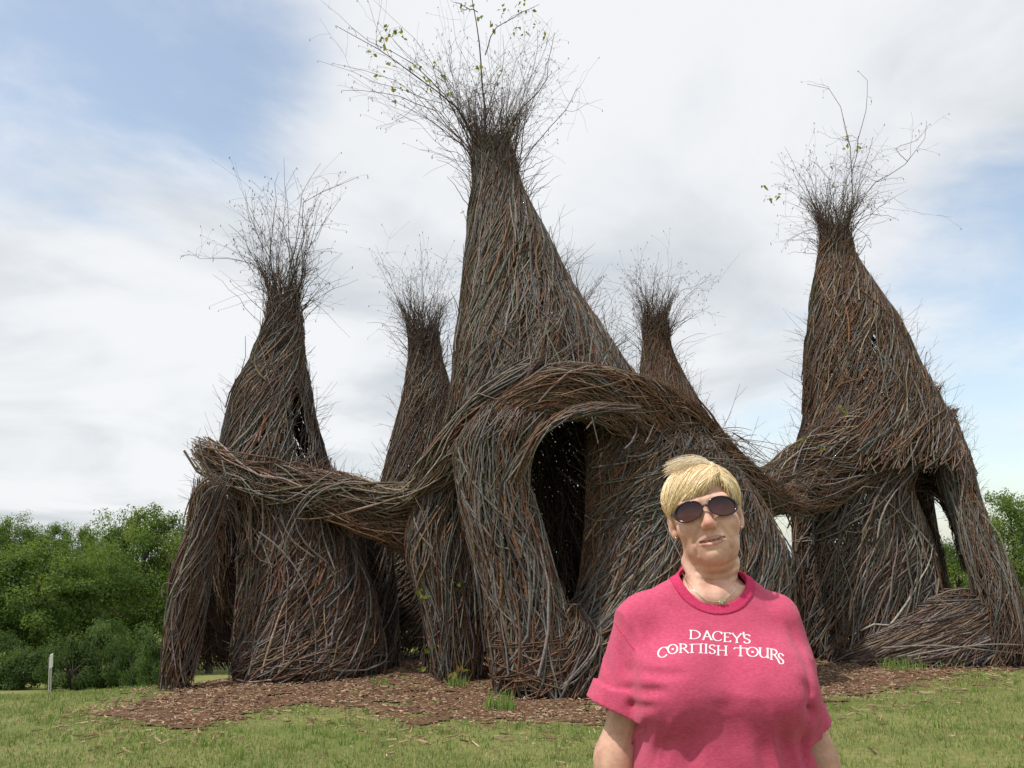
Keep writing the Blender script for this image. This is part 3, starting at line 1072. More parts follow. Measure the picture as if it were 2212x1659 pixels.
tl.skin('woven_drum', ld_, 1.6, tr=(0, .2), ur=FRONT, off=(.0, .05), r=(.006, .011), cols=dict(brown=3, mauve=2, rust=2, grey=2, tan=1), th=(70, 18), L=(.6, 1.5))
tl.heroes(ld_, 70, th=(34, 12), L=(1.2, 2.6), cols=dict(grey=5, slate=3, brown=3, mauve=2, tan=1), curve=.4, r=(.011, .018))
tl.heroes(ld_, 46, th=(10, 14), L=(1.0, 2.2), tr=(.45, 1), off=(.04, .14), cols=dict(grey=3, slate=3, brown=4, mauve=2), curve=.6, r=(.010, .017))
tl.heroes(ld_, 14, th=(72, 12), L=(.8, 1.6), tr=(0, .2), cols=dict(pale=2, tan=2, brown=2))
tl.fuzz('twig_fuzz', ld_, 60, ur=FRONT, L=(.08, .25))
lb = rows_tube([(1050, 424, 800), (1150, 410, 830), (1300, 385, 850), (1440, 372, 856)], 12.5, .62, seed=3)
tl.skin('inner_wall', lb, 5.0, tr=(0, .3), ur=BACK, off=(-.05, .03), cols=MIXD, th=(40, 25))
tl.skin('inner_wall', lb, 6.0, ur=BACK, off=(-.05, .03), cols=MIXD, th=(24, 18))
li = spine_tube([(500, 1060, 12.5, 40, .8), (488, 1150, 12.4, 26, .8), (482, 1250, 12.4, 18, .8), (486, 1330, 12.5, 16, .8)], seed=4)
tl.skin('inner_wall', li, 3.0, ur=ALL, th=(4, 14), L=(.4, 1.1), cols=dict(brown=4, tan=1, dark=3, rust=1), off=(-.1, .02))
ll = rows_tube([(1015, 428, 505), (1036, 422, 484), (1090, 416, 474), (1146, 408, 466), (1252, 372, 448), (1358, 364, 434), (1440, 358, 420), (1466, 356, 416)], 11.0, .9, seed=5)
tl.skin('woven_leg', ll, 4.5, ur=ALL, off=(-.13, .0), cols=MIXB, th=(10, 12))
tl.skin('woven_leg', ll, 1.8, ur=FRONT, off=(-.01, .03), r=(.007, .012), cols=dict(grey=4, slate=2, brown=4, rust=2, mauve=2), th=(12, 10), spring=.06)
tl.heroes(ll, 36, th=(12, 9), L=(1.2, 2.4), cols=dict(grey=4, slate=3, brown=3, mauve=2))
tl.fuzz('twig_fuzz', ll, 50, L=(.1, .3))
# pale band round the waist, on to the centre tower
b1 = spine_tube([(422, 958, 11.6, 18, 1), (440, 975, 11.5, 24, .8), (480, 1008, 11.35, 28, .6), (560, 1042, 11.3, 38, .45), (650, 1054, 11.3, 42, .4), (740, 1062, 11.3, 36, .5), (820, 1084, 11.25, 24, .7),
                 (885, 1078, 11.1, 17, .8), (945, 1030, 10.8, 17, .8), (1005, 952, 10.45, 15, .8), (1060, 890, 10.2, 9, .8), (1100, 850, 10.1, 4, .8)], seed=6)
for off, cov, cols in (((-.18, .0), 5, MIXB), ((-.03, .06), 1.8, MIXP)):
    tl.skin('woven_band', b1, cov, ur=ALL, off=off, cols=cols, th=(2, 19), r=(.005, .012), L=(.6, 2.0), spring=.14, curve=.5)
tl.heroes(b1, 56, ur=ALL, th=(2, 13), L=(1.4, 3.2), r=(.010, .018), cols=dict(pale=5, tan=3, grey=3, brown=2), off=(.01, .11), curve=.6)
tl.skin('woven_band', b1, 1.2, ur=(-.3, 2.8), tr=(.35, .8), off=(.0, .09), cols=MIXR, th=(0, 35), r=(.003, .006), L=(.3, .9), spring=.3, curve=.8)
tl.fuzz('twig_fuzz', b1, 170, L=(.12, .4), up=.6, cols=MIXR)
b2 = spine_tube([(690, 1085, 11.4, 26, 1.1), (770, 1105, 11.4, 34, 1.2), (850, 1130, 11.5, 42, 1.2), (910, 1165, 11.5, 44, 1.2), (950, 1230, 11.5, 36, 1)], seed=7)
tl.skin('woven_band', b2, 5, ur=ALL, off=(-.2, .03), cols=MIXR, th=(6, 22), L=(.6, 1.6))
tl.fuzz('twig_fuzz', b2, 160, L=(.1, .35), cols=MIXR, up=.2)
# whips falling from the band over the drum and the leg
for (x0, y0, x1, y1, x2, y2, Yd) in ((455, 1040, 408, 1050, 400, 1180, 10.7), (450, 1032, 400, 1060, 392, 1160, 10.7), (470, 1050, 418, 1055, 405, 1200, 10.6),
                                     (700, 1048, 640, 1060, 610, 1240, 10.7), (690, 1052, 630, 1080, 600, 1200, 10.75), (560, 1150, 700, 1240, 680, 1440, 10.95),
                                     (760, 1040, 650, 1050, 612, 1190, 10.7), (352, 1290, 345, 1250, 372, 1262, 10.8), (860, 1075, 700, 1130, 640, 1120, 10.8)):
    k = np.linspace(0, 1, 10)[:, None]
    p_ = (1 - k) ** 2 * P(x0, y0, Yd) + 2 * (1 - k) * k * P(x1, y1, Yd - .05) + k ** 2 * P(x2, y2, Yd)
    V_, Q_, C_ = tubes(p_[None], (U(.010, .015) * np.interp(k[:, 0], [0, 1], [1, .5]))[None], np.broadcast_to([0, -1., 0], (1, 10, 3)), 5, palette(1, slate=2, grey=2, brown=1))
    obj('branch', mesh('branch', V_ - tl.base, Q_, M['bark'], C_), tl.root)
flare(tl, [(556, 552, 674), (600, 571, 657), (640, 583, 645), (700, 575, 651)], 12.0)
crown(tl, lc, 12.0, [(640, 400, 3), (560, 430, 2), (530, 500, 2), (600, 420, 2), (690, 420, 2), (700, 560, 2), (560, 560, 1), (470, 545, .6), (655, 500, 3), (690, 640, .7), (540, 640, .6)],
      38, 24, short=80,
      hero=(([(590, 640, 12), (560, 575, 12), (500, 555, 12), (440, 560, 12), (408, 540, 12)], .008),
            ([(620, 640, 12), (655, 520, 12), (650, 440, 12), (700, 410, 12), (775, 382, 12)], .009),
            ([(610, 640, 12), (640, 520, 12), (650, 420, 12), (690, 352, 12)], .008)))
tl.finish()

# ---- back left tower
tb_ = Tower('slender back tower between the left tower and the tall centre tower', G(905, 1425) + np.array([0, 1.6]))
bl = rows_tube([(700, 880, 946), (717, 882, 945), (774, 885, 952), (844, 875, 973), (914, 859, 986), (985, 842, 1000), (1055, 826, 1015), (1150, 790, 1030), (1300, 750, 1040), (1400, 728, 1045), (1422, 728, 1045)],
               14.6, .85, seed=11)
tb_.skin('woven_spire', bl, 3.8, ur=FRONT, off=(-.10, .0), cols=dict(brown=4, grey=4, mauve=3, dark=2, rust=1), th=(22, 13))
tb_.skin('woven_spire', bl, 1.6, ur=FRONT, off=(-.01, .03), r=(.006, .011), cols=dict(brown=3, grey=5, mauve=2, tan=1, rust=1), th=(24, 12), spring=.08)
tb_.skin('woven_spire', bl, 1.2, ur=BACK, off=(-.06, .02), cols=MIXD)
tb_.skin('woven_wall', bl, 1.6, tr=(0, .42), off=(.0, .05), cols=dict(grey=4, slate=3, dark=3, tan=1, brown=2), th=(48, 16), r=(.006, .012), L=(.7, 2.0))
tb_.heroes(bl, 30, tr=(0, .45), th=(48, 14), cols=dict(grey=4, slate=3, tan=2, brown=2), L=(1.0, 2.2))
tb_.heroes(bl, 20, tr=(.4, 1), th=(24, 9), L=(.8, 1.6), r=(.009, .013))
tb_.fuzz('twig_fuzz', bl, 200, tr=(.35, .75), L=(.15, .5))
tb_.fuzz('twig_fuzz', bl, 80, tr=(.7, 1), L=(.1, .3))
flare(tb_, [(636, 856, 972), (675, 871, 956), (705, 881, 946), (760, 884, 950)], 14.6)
crown(tb_, bl, 14.6, [(840, 600, 2), (890, 590, 2), (920, 580, 2), (950, 600, 2), (860, 650, 1.5), (960, 660, 1)], 44, 22, short=130, kids=(2, 5), rb=(.004, .008),
      hero=(([(885, 705, 14.6), (850, 620, 14.6), (812, 530, 14.6)], .006), ([(890, 705, 14.6), (855, 640, 14.6), (800, 545, 14.6)], .006)))
tb_.finish()

# ---- centre tower
tc_ = Tower('tallest centre tower with an arched doorway and leafy twig spray on top', G(1150, 1490))
cc = rows_tube([(292, 1026, 1090), (312, 1021, 1096), (359, 1022, 1110), (406, 1026, 1124), (453, 1019, 1148), (515, 1013, 1181), (618, 1004, 1231), (696, 997, 1287), (774, 988, 1334),
                (833, 980, 1386, 0, .85), (900, 972, 1440, 0, .82), (960, 955, 1490, 0, .8), (1040, 935, 1530, 0, .78), (1150, 925, 1570, 0, .74), (1300, 915, 1610, 0, .7), (1430, 910, 1640, 0, .7), (1455, 910, 1640, 0, .7)],
               11.3, .95, seed=21)
DOOR = [(1143, 1040), (1150, 985), (1172, 945), (1205, 916), (1240, 905), (1262, 912), (1266, 1000), (1262, 1150), (1250, 1250), (1229, 1318), (1213, 1270), (1196, 1215), (1172, 1130), (1160, 1080)]
LOWER = [(860, 905), (1010, 890), (1200, 830), (1380, 850), (1700, 930), (1760, 1600), (850, 1600)]
low_front = hole(LOWER, ymax=11.0)
gaps = hole([(1030, 1400), (1046, 1330), (1062, 1400), (1068, 1475), (1036, 1478)], ymax=11.2)
tc_.skin('woven_spire', cc, 3.8, ur=FRONT, tr=(.42, 1), off=(-.12, .0), cols=dict(grey=5, dark=4, slate=2, brown=2, olive=2, rust=.8), th=(21, 13), cut=low_front, r=(.006, .012))
tc_.skin('woven_spire', cc, 2.2, ur=FRONT, tr=(.42, 1), off=(-.01, .035), r=(.008, .0135), cols=dict(grey=6, slate=4, pale=.6, brown=2, rust=1.2, olive=1), th=(24, 11), cut=low_front, spring=.06)
tc_.skin('woven_spire', cc, 2.0, ur=FRONT, tr=(.30, .62), off=(-.02, .04), r=(.008, .013), cols=dict(grey=4, slate=3, rust=2, brown=3), th=(36, 12), cut=low_front)
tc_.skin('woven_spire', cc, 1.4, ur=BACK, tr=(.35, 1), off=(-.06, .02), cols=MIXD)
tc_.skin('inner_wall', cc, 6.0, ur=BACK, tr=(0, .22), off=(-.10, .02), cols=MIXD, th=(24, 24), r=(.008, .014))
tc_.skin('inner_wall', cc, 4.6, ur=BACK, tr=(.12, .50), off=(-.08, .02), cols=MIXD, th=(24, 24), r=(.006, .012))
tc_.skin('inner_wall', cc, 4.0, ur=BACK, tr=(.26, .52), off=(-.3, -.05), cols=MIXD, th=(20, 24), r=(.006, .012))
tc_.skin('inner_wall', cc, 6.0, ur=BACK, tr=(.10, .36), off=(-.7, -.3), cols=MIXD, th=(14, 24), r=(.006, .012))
tc_.heroes(cc, 130, r=(.010, .018), tr=(.38, .97), th=(23, 8), cols=dict(grey=6, slate=5, rust=1, brown=2, pale=.5), cut=low_front, L=(1.0, 2.4))
tc_.fuzz('twig_fuzz', cc, 150, ur=(-1.3, .6), tr=(.40, .75), L=(.2, .6), cols=dict(grey=3, brown=3, olive=2))
tc_.fuzz('twig_fuzz', cc, 160, tr=(.4, 1), L=(.08, .25))
tc_.heroes(cc, 44, tr=(.34, .62), th=(42, 10), off=(.05, .18), ur=(-math.pi * .5 - .9, -math.pi * .5 + .8), cols=dict(slate=5, grey=5, rust=2, brown=2), cut=hole([(p[0], p[1] + 4) for p in DOOR]), L=(1.2, 2.4), r=(.009, .014), curve=.4)
# left pillar
cp1 = rows_tube([(985, 935, 1050), (1060, 905, 1040), (1140, 885, 1030), (1212, 880, 1028), (1306, 912, 1038), (1400, 930, 1040), (1462, 944, 1032)], 11.15, .75, seed=22)
tc_.skin('woven_pillar', cp1, 4.2, ur=ALL, off=(-.13, .0), cols=MIXB, th=(6, 13))
tc_.skin('woven_pillar', cp1, 1.9, ur=FRONT, off=(-.01, .035), r=(.007, .012), cols=dict(brown=4, grey=4, rust=2, slate=2, tan=1), th=(8, 12), spring=.05)
tc_.heroes(cp1, 40, th=(6, 11), L=(.9, 2.0), cols=dict(brown=3, grey=4, rust=2, slate=2), curve=.4)
# front pillar left of the door
cp2 = rows_tube([(860, 1060, 1240, .25, .5), (915, 1015, 1195), (960, 985, 1165), (1036, 990, 1150), (1122, 1005, 1166), (1219, 1030, 1198), (1317, 1048, 1228), (1400, 1058, 1250), (1473, 1070, 1270), (1500, 1078, 1280)], 9.95, .62, seed=23)
doorcut = hole(DOOR, ymax=11.2)
tc_.skin('woven_pillar', cp2, 4.4, ur=ALL, off=(-.15, .0), cols=dict(brown=4, grey=4, rust=3, dark=3), th=(2, 13), cut=doorcut)
tc_.skin('woven_pillar', cp2, 2.2, ur=FRONT, off=(-.01, .04), r=(.008, .0135), cols=dict(brown=3, grey=5, rust=2, slate=4), th=(4, 11), cut=doorcut, spring=.05)
tc_.skin('woven_pillar', cp2, 1.8, ur=FRONT, tr=(0, .24), off=(.0, .05), r=(.006, .011), cols=dict(brown=4, mauve=2, rust=2, tan=1), th=(65, 25), L=(.5, 1.2))
tc_.heroes(cp2, 62, th=(5, 10), L=(1.1, 2.6), cols=dict(slate=5, grey=4, brown=2, rust=1), cut=doorcut, curve=.35, r=(.011, .018))
tc_.heroes(cp2, 18, th=(68, 18), L=(.7, 1.4), tr=(0, .22), cols=dict(brown=3, mauve=2, tan=1), curve=.5)
# wall right of the door, leaning sticks
cw = rows_tube([(925, 1262, 1500, 0, .55), (975, 1260, 1560, 0, .55), (1040, 1262, 1610), (1114, 1262, 1660), (1200, 1258, 1700), (1280, 1244, 1712), (1330, 1226, 1715), (1420, 1214, 1716), (1470, 1205, 1716), (1500, 1200, 1716)], 10.7, .52, seed=24, lump=.07)
tc_.skin('woven_wall', cw, 4.4, ur=FRONT, off=(-.15, .0), cols=dict(grey=4, slate=3, dark=3, brown=3, rust=2), th=(30, 14), cut=doorcut, L=(.8, 2.2))
tc_.skin('woven_wall', cw, 2.2, ur=FRONT, off=(-.01, .05), r=(.008, .014), cols=dict(grey=4, slate=5, brown=3, rust=1.5), th=(34, 12), cut=doorcut, spring=.05, L=(.8, 2.3))
tc_.skin('woven_wall', cw, 1.8, ur=(-math.pi * .5 - 1.6, -math.pi * .5 - .6), tr=(.3, 1), off=(.0, .05), cols=dict(rust=4, brown=4, mauve=1), th=(4, 10), cut=doorcut, L=(.8, 1.9))
tc_.heroes(cw, 95, th=(36, 10), L=(1.3, 3.0), cols=dict(slate=5, grey=5, brown=2, tan=1), cut=doorcut, curve=.3, r=(.011, .019))
tc_.heroes(cw, 18, th=(58, 10), L=(1.2, 2.4), tr=(0, .25), cols=dict(tan=2, brown=3, pale=1), ur=(-math.pi * .5 - 1.3, -math.pi * .5 - .1), r=(.012, .02))
tc_.heroes(cw, 34, th=(54, 12), L=(1.4, 2.8), tr=(.60, .98), cols=dict(slate=5, grey=4, brown=2), ur=(-math.pi * .5 - 1.1, -math.pi * .5 + .9), r=(.010, .018), cut=doorcut, curve=.5, off=(.02, .09))
tc_.skin('woven_wall', cw, 1.4, ur=FRONT, tr=(.55, 1), off=(.0, .07), r=(.007, .013), cols=dict(grey=4, slate=4, brown=3, rust=2), th=(52, 16), cut=doorcut, L=(.8, 2.0), curve=.4, spring=.1)
csill = rows_tube([(1306, 1236, 1246), (1330, 1222, 1262), (1370, 1204, 1290), (1440, 1190, 1310), (1495, 1182, 1330)], 9.85, .7, seed=29)
tc_.skin('woven_wall', csill, 5, ur=ALL, off=(-.12, .02), cols=MIXB, th=(38, 16), L=(.6, 1.6))
tc_.heroes(csill, 10, th=(44, 10), L=(1.2, 2.2), cols=dict(tan=2, brown=2, grey=2), r=(.012, .018))
tc_.fuzz('twig_fuzz', cw, 120, ur=FRONT, tr=(.6, 1), L=(.15, .5))
# arch bands over the door
a1 = spine_tube([(850, 1092, 11.3, 6, .8), (900, 1060, 11.1, 22, .7), (940, 1028, 10.85, 38, .55), (1000, 960, 10.5, 54, .45), (1070, 892, 10.2, 58, .35), (1140, 836, 10.15, 50, .3), (1200, 790, 10.25, 34, .25), (1245, 755, 10.4, 16, .25), (1272, 735, 10.5, 4, .25)], seed=25)
tc_.skin('woven_band', a1, 4.0, ur=ALL, off=(-.2, .0), cols=dict(grey=4, slate=3, brown=3, rust=1), th=(2, 12), L=(.9, 2.0))
tc_.skin('woven_band', a1, 2.0, ur=ALL, off=(-.01, .05), r=(.008, .014), cols=dict(grey=5, slate=5, pale=1, brown=2, rust=1), th=(1, 10), L=(1.0, 2.4), spring=.05)
tc_.heroes(a1, 48, ur=(-math.pi, 0.6), th=(0, 8), L=(1.4, 3.0), r=(.012, .019), cols=dict(slate=5, grey=5, pale=1), curve=.25)
a2 = spine_tube([(1020, 985, 10.1, 5, .5), (1060, 930, 9.95, 22, .45), (1110, 885, 9.85, 38, .4), (1190, 850, 9.85, 50, .35), (1290, 852, 10.02, 56, .32), (1390, 884, 10.25, 68, .28), (1470, 939, 10.5, 70, .28),
                 (1550, 1005, 10.75, 58, .3), (1620, 1055, 11.2, 38, .5), (1690, 1085, 11.7, 20, .7), (1740, 1090, 12.0, 5, .8)], seed=26)
tc_.skin('woven_band', a2, 4.5, ur=ALL, off=(-.22, .0), cols=MIXR, th=(-4, 20), L=(.6, 1.8), cut=hole([(p[0], p[1] + 8) for p in DOOR]))
tc_.skin('woven_band', a2, 2.4, ur=ALL, off=(-.01, .05), r=(.005, .010), cols=dict(rust=4, brown=4, tan=2, grey=2), th=(-8, 17), L=(.7, 2.2), spring=.16, cut=hole([(p[0], p[1] + 8) for p in DOOR]))
tc_.heroes(a2, 60, ur=(-math.pi, 0.3), th=(-8, 17), L=(1.2, 2.8), r=(.007, .014), cols=dict(rust=3, brown=4, tan=2, slate=3), curve=.5, cut=hole(DOOR))
tc_.fuzz('twig_fuzz', a2, 260, tr=(.3, 1), L=(.15, .55), cols=MIXR, up=.35)
a3 = spine_tube([(1100, 1050, 9.45, 12, 1), (1135, 985, 9.3, 14, 1), (1180, 925, 9.25, 15, 1), (1240, 892, 9.25, 14, 1), (1310, 880, 9.35, 10, 1), (1380, 885, 9.5, 5, 1)], seed=27)
tc_.skin('woven_band', a3, 3.0, ur=ALL, off=(-.06, .03), cols=dict(slate=3, grey=3, brown=3, rust=2), th=(0, 9), L=(.8, 2.0), r=(.007, .013), cut=hole(DOOR))
# loose whips standing off the right shoulder
for _ in range(34):
    x0, y0 = U(1500, 1590), U(930, 1010)
    p0_ = P(x0, y0, U(9.8, 10.6))
    e_ = p0_ + np.array([U(.35, 1.0), U(.0, .5), U(-.45, .22)])
    k = np.linspace(0, 1, 9)[:, None]
    p_ = (1 - k) ** 2 * p0_ + 2 * (1 - k) * k * ((p0_ + e_) / 2 + np.array([0, 0, U(.02, .14)])) + k ** 2 * e_
    tc_.bag('loose_whips').add(*tubes(p_[None], (U(.004, .007) * np.interp(k[:, 0], [0, 1], [1, .35]))[None], np.broadcast_to([0, -1., 0], (1, 9, 3)), 4, palette(1, rust=2, brown=3, grey=2)))
flare(tc_, [(215, 984, 1146), (262, 1006, 1118), (300, 1019, 1100), (362, 1021, 1110)], 11.3)
tips = crown(tc_, cc, 11.3, [(760, 80, 1.0), (775, 150, 1.2), (790, 200, 1.2), (850, 120, 1.4), (880, 60, 1), (930, 60, 1.4), (980, 110, 2), (1050, 90, 2), (1110, 110, 2), (1160, 90, 1.6), (1185, 160, 1.8),
                             (1150, 200, 2), (880, 300, 1), (870, 240, 1.3), (1140, 280, 1), (1000, 170, 3), (1080, 180, 3), (930, 180, 2), (960, 420, .35), (1190, 330, .4)],
             74, 30, short=120, kids=(3, 7),
             hero=(([(1050, 330, 11.3), (1045, 215, 11.3), (1040, 110, 11.3), (1028, 45, 11.3), (1014, -40, 11.3)], .018),
                   ([(1040, 330, 11.3), (985, 230, 11.25), (900, 165, 11.2), (800, 95, 11.2), (722, 55, 11.2)], .014),
                   ([(1030, 330, 11.3), (960, 200, 11.5), (870, 120, 11.5), (790, 85, 11.5), (760, 60, 11.5)], .012),
                   ([(1046, 120, 11.3), (1070, 60, 11.2), (1130, 28, 11.2), (1165, 12, 11.2)], .010),
                   ([(1075, 320, 11.3), (1120, 240, 11.3), (1180, 180, 11.3), (1196, 70, 11.3)], .011),
                   ([(1020, 330, 11.3), (940, 240, 11.3), (840, 200, 11.3), (740, 195, 11.3)], .010),
                   ([(1030, 25, 11.3), (1000, 12, 11.3), (975, 0, 11.3)], .009)))
lp_ = [(835, 45), (850, 60), (865, 70), (868, 80), (845, 75), (822, 82), (830, 98), (805, 118), (845, 132), (880, 152), (818, 158), (850, 192), (905, 150), (912, 172), (925, 188), (945, 140), (960, 168),
       (1000, 15), (1008, 8), (1040, 150), (1036, 146), (1078, 165), (1040, 45), (1058, 50), (1095, 22), (1120, 15), (1148, 22), (1115, 62), (1130, 64), (1170, 80), (1155, 50), (1125, 4), (975, 205), (1000, 232),
       (848, 215), (872, 195), (1017, 460), (1018, 470)]
leafs(tc_, [P(a + rng.normal(0, 3), b + rng.normal(0, 3), 11.2 + rng.normal(0, .1)) for a, b in lp_], 1.05)
leafs(tc_, [P(1196, 540, 11.0), P(982, 1262, 10.8), P(908, 1262, 10.75), P(912, 1290, 10.75), P(985, 1452, 10.7), P(995, 1440, 10.7), P(980, 1465, 10.7), P(920, 1440, 10.8), P(925, 1395, 10.8)], 1.3)
tc_.finish()

# ---- back right tower
tr_ = Tower('slender back tower standing right of the tall centre tower', G(1460, 1425) + np.array([0, 1.8]))
brt = rows_tube([(672, 1386, 1442), (696, 1391, 1440), (755, 1391, 1446), (813, 1385, 1477), (872, 1383, 1508), (923, 1378, 1528), (1000, 1370, 1560), (1150, 1360, 1600), (1400, 1350, 1640)], 14.8, .9, seed=31)
tr_.skin('woven_spire', brt, 3.4, ur=FRONT, tr=(.4, 1), off=(-.10, .0), cols=dict(brown=4, rust=2, grey=3, tan=1), th=(14, 12))
tr_.skin('woven_spire', brt, 1.7, ur=FRONT, tr=(.4, 1), off=(-.01, .03), r=(.006, .011), cols=dict(brown=4, rust=3, grey=3, tan=2), th=(14, 11), spring=.1)
tr_.skin('woven_spire', brt, 1.2, ur=BACK, off=(-.06, .02), cols=MIXD)
tr_.skin('woven_spire', brt, 2.0, ur=FRONT, tr=(0, .42), off=(-.06, .02), cols=MIXD)
tr_.heroes(brt, 24, tr=(.5, 1), th=(15, 9), L=(.8, 1.6), r=(.009, .013), cols=dict(brown=3, rust=2, grey=3))
tr_.fuzz('twig_fuzz', brt, 200, tr=(.45, .9), L=(.12, .4), cols=MIXR)
flare(tr_, [(622, 1366, 1466), (655, 1381, 1449), (685, 1388, 1441), (735, 1391, 1445)], 14.8)
crown(tr_, brt, 14.8, [(1345, 620, 2), (1380, 590, 2), (1410, 570, 2), (1450, 600, 1.6), (1490, 610, 1.5), (1520, 600, 1.2), (1360, 650, 1.2), (1500, 650, 1)], 36, 18, short=110, kids=(2, 6), rb=(.004, .008),
      hero=(([(1410, 680, 14.8), (1412, 610, 14.8), (1425, 545, 14.8)], .006), ([(1425, 680, 14.8), (1470, 630, 14.8), (1540, 600, 14.8)], .006), ([(1400, 680, 14.8), (1360, 620, 14.8), (1305, 605, 14.8)], .005)))
# thin twigs rising behind the right flank of the centre tower
for _ in range(26):
    x0 = U(1200, 1330)
    p0_ = P(x0, 590 + (x0 - 1200) * .95 + U(0, 30), 12.4)
    k = np.linspace(0, 1, 9)[:, None]
    p_ = p0_ + np.array([U(-.1, .25), 0, U(.3, .75)]) * k + np.array([U(-.2, .2), 0, 0]) * k ** 2 + np.cumsum(rng.normal(0, .01, (9, 3)), axis=0)
    tr_.bag('twig_fuzz').add(*tubes(p_[None], (U(.003, .005) * np.interp(k[:, 0], [0, 1], [1, .4]))[None], np.broadcast_to([0, -1., 0], (1, 9, 3)), 3, palette(1, olive=2, brown=3, grey=2)))
tr_.finish()

# ---- right tower
tt_ = Tower('right tower with open triangular doorway and low woven sill at its right side', G(1900, 1432))
rc = rows_tube([(482, 1780, 1824), (498, 1775, 1828), (555, 1772, 1843), (633, 1760, 1891), (711, 1752, 1941), (789, 1742, 1975), (867, 1743, 2014), (920, 1738, 2038), (972, 1722, 2060), (1040, 1712, 2080)],
               13.6, .85, seed=41, ground=False)
rgap = hole([(1887, 712), (1892, 716), (1895, 752), (1891, 768), (1887, 752)], ymax=13.5)
tt_.skin('woven_spire', rc, 3.8, ur=FRONT, off=(-.12, .0), cols=dict(brown=4, grey=4, rust=2.2, dark=2, olive=1.2, tan=.6), th=(24, 14), cut=rgap)
tt_.skin('woven_spire', rc, 2.0, ur=FRONT, off=(-.01, .035), r=(.007, .0125), cols=dict(brown=4, grey=5, rust=2, tan=1, olive=1), th=(27, 12), cut=rgap, spring=.08)
tt_.skin('woven_spire', rc, 2.2, ur=BACK, off=(-.06, .02), cols=MIXD)
tt_.skin('woven_spire', rc, 1.8, ur=FRONT, tr=(0, .38), off=(.0, .05), r=(.007, .013), cols=dict(grey=4, brown=4, rust=2, slate=2), th=(46, 13))
tt_.heroes(rc, 90, th=(27, 10), L=(1.0, 2.3), cols=dict(grey=4, brown=4, slate=2, tan=1, rust=1), cut=rgap)
tt_.fuzz('twig_fuzz', rc, 320, tr=(.0, .6), L=(.15, .6), cols=MIXB)
tt_.fuzz('twig_fuzz', rc, 100, tr=(.5, 1), L=(.1, .28))
OPEN = [(1962, 1012), (1985, 1018), (2015, 1040), (2050, 1112), (2084, 1216), (2098, 1268), (2070, 1276), (2036, 1272), (2030, 1220), (2012, 1150), (1985, 1085)]
opcut = hole(OPEN, ymax=13.6)
rd_ = rows_tube([(900, 1745, 2010, .1, .75), (950, 1728, 2008, .05, .7), (1010, 1714, 1996), (1060, 1716, 1980), (1114, 1722, 1992), (1156, 1722, 2014), (1260, 1728, 2042), (1330, 1735, 2060), (1400, 1744, 2075), (1425, 1748, 2078)], 13.4, .6, seed=42, lump=.06)
tt_.skin('woven_drum', rd_, 4.2, ur=FRONT, off=(-.14, .0), cols=dict(grey=4, dark=3, brown=4, mauve=1, rust=1.5), th=(28, 14), cut=opcut, L=(.8, 2.0))
tt_.skin('woven_drum', rd_, 2.2, ur=FRONT, off=(-.01, .045), r=(.007, .013), cols=dict(grey=5, slate=3, brown=4, rust=1.2, mauve=1), th=(30, 12), cut=opcut, spring=.05, L=(.8, 2.2))
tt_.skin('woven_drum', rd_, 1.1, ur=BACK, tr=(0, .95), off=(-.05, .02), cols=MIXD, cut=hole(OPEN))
tt_.heroes(rd_, 130, th=(29, 11), L=(1.2, 2.8), cols=dict(grey=6, slate=4, brown=3, tan=1, pale=1), cut=opcut, curve=.4, r=(.010, .018), off=(.01, .08))
tt_.heroes(rd_, 26, th=(34, 9), L=(1.6, 3.0), tr=(.45, 1), cols=dict(grey=4, pale=2, slate=2), cut=opcut, curve=.4, r=(.012, .018), off=(.08, .24))
tt_.fuzz('twig_fuzz', rd_, 60, ur=FRONT, L=(.08, .25))
rl = spine_tube([(2030, 900, 13.2, 26, 1), (2054, 990, 13.0, 36, 1), (2076, 1080, 12.9, 31, 1), (2102, 1160, 12.8, 34, 1), (2132, 1225, 12.75, 42, 1), (2150, 1290, 12.7, 48, 1), (2160, 1360, 12.65, 54, .9), (2164, 1446, 12.6, 58, .9)], seed=43)
tt_.skin('woven_leg', rl, 4.4, ur=ALL, off=(-.16, .0), cols=MIXB, th=(-4, 13), L=(.6, 1.8), cut=opcut)
tt_.skin('woven_leg', rl, 2.0, ur=ALL, off=(-.01, .04), r=(.007, .012), cols=dict(grey=4, slate=2, brown=4, rust=1), th=(-4, 10), L=(.8, 2.0), cut=opcut, spring=.05)
tt_.heroes(rl, 42, ur=(-math.pi, .4), th=(-5, 9), L=(1.0, 2.4), cols=dict(grey=5, slate=3, brown=3), cut=opcut, curve=.35)
tt_.fuzz('twig_fuzz', rl, 160, L=(.12, .5))
rs_ = rows_tube([(1272, 2034, 2120, 0, .3), (1290, 1985, 2190, 0, .36), (1325, 1930, 2204, 0, .38), (1370, 1870, 2212, 0, .38), (1412, 1820, 2222, 0, .38), (1428, 1800, 2236, 0, .38)], 12.85, .5, seed=44)
tt_.skin('woven_sill', rs_, 4.4, ur=ALL, off=(-.16, .0), cols=MIXB, th=(60, 18), L=(.7, 1.8))
tt_.skin('woven_sill', rs_, 2.0, ur=FRONT, off=(-.01, .05), r=(.006, .012), cols=MIXB, th=(40, 18), L=(.5, 1.3), curve=.5)
tt_.skin('woven_sill', rs_, 2.4, ur=FRONT, off=(-.01, .06), r=(.008, .014), cols=dict(brown=4, grey=4, dark=2, mauve=2), th=(66, 16), L=(.9, 2.2), curve=.4)
tt_.heroes(rs_, 54, th=(68, 14), L=(1.2, 2.6), cols=dict(grey=4, brown=4, tan=1, mauve=2), curve=.4, r=(.011, .018))
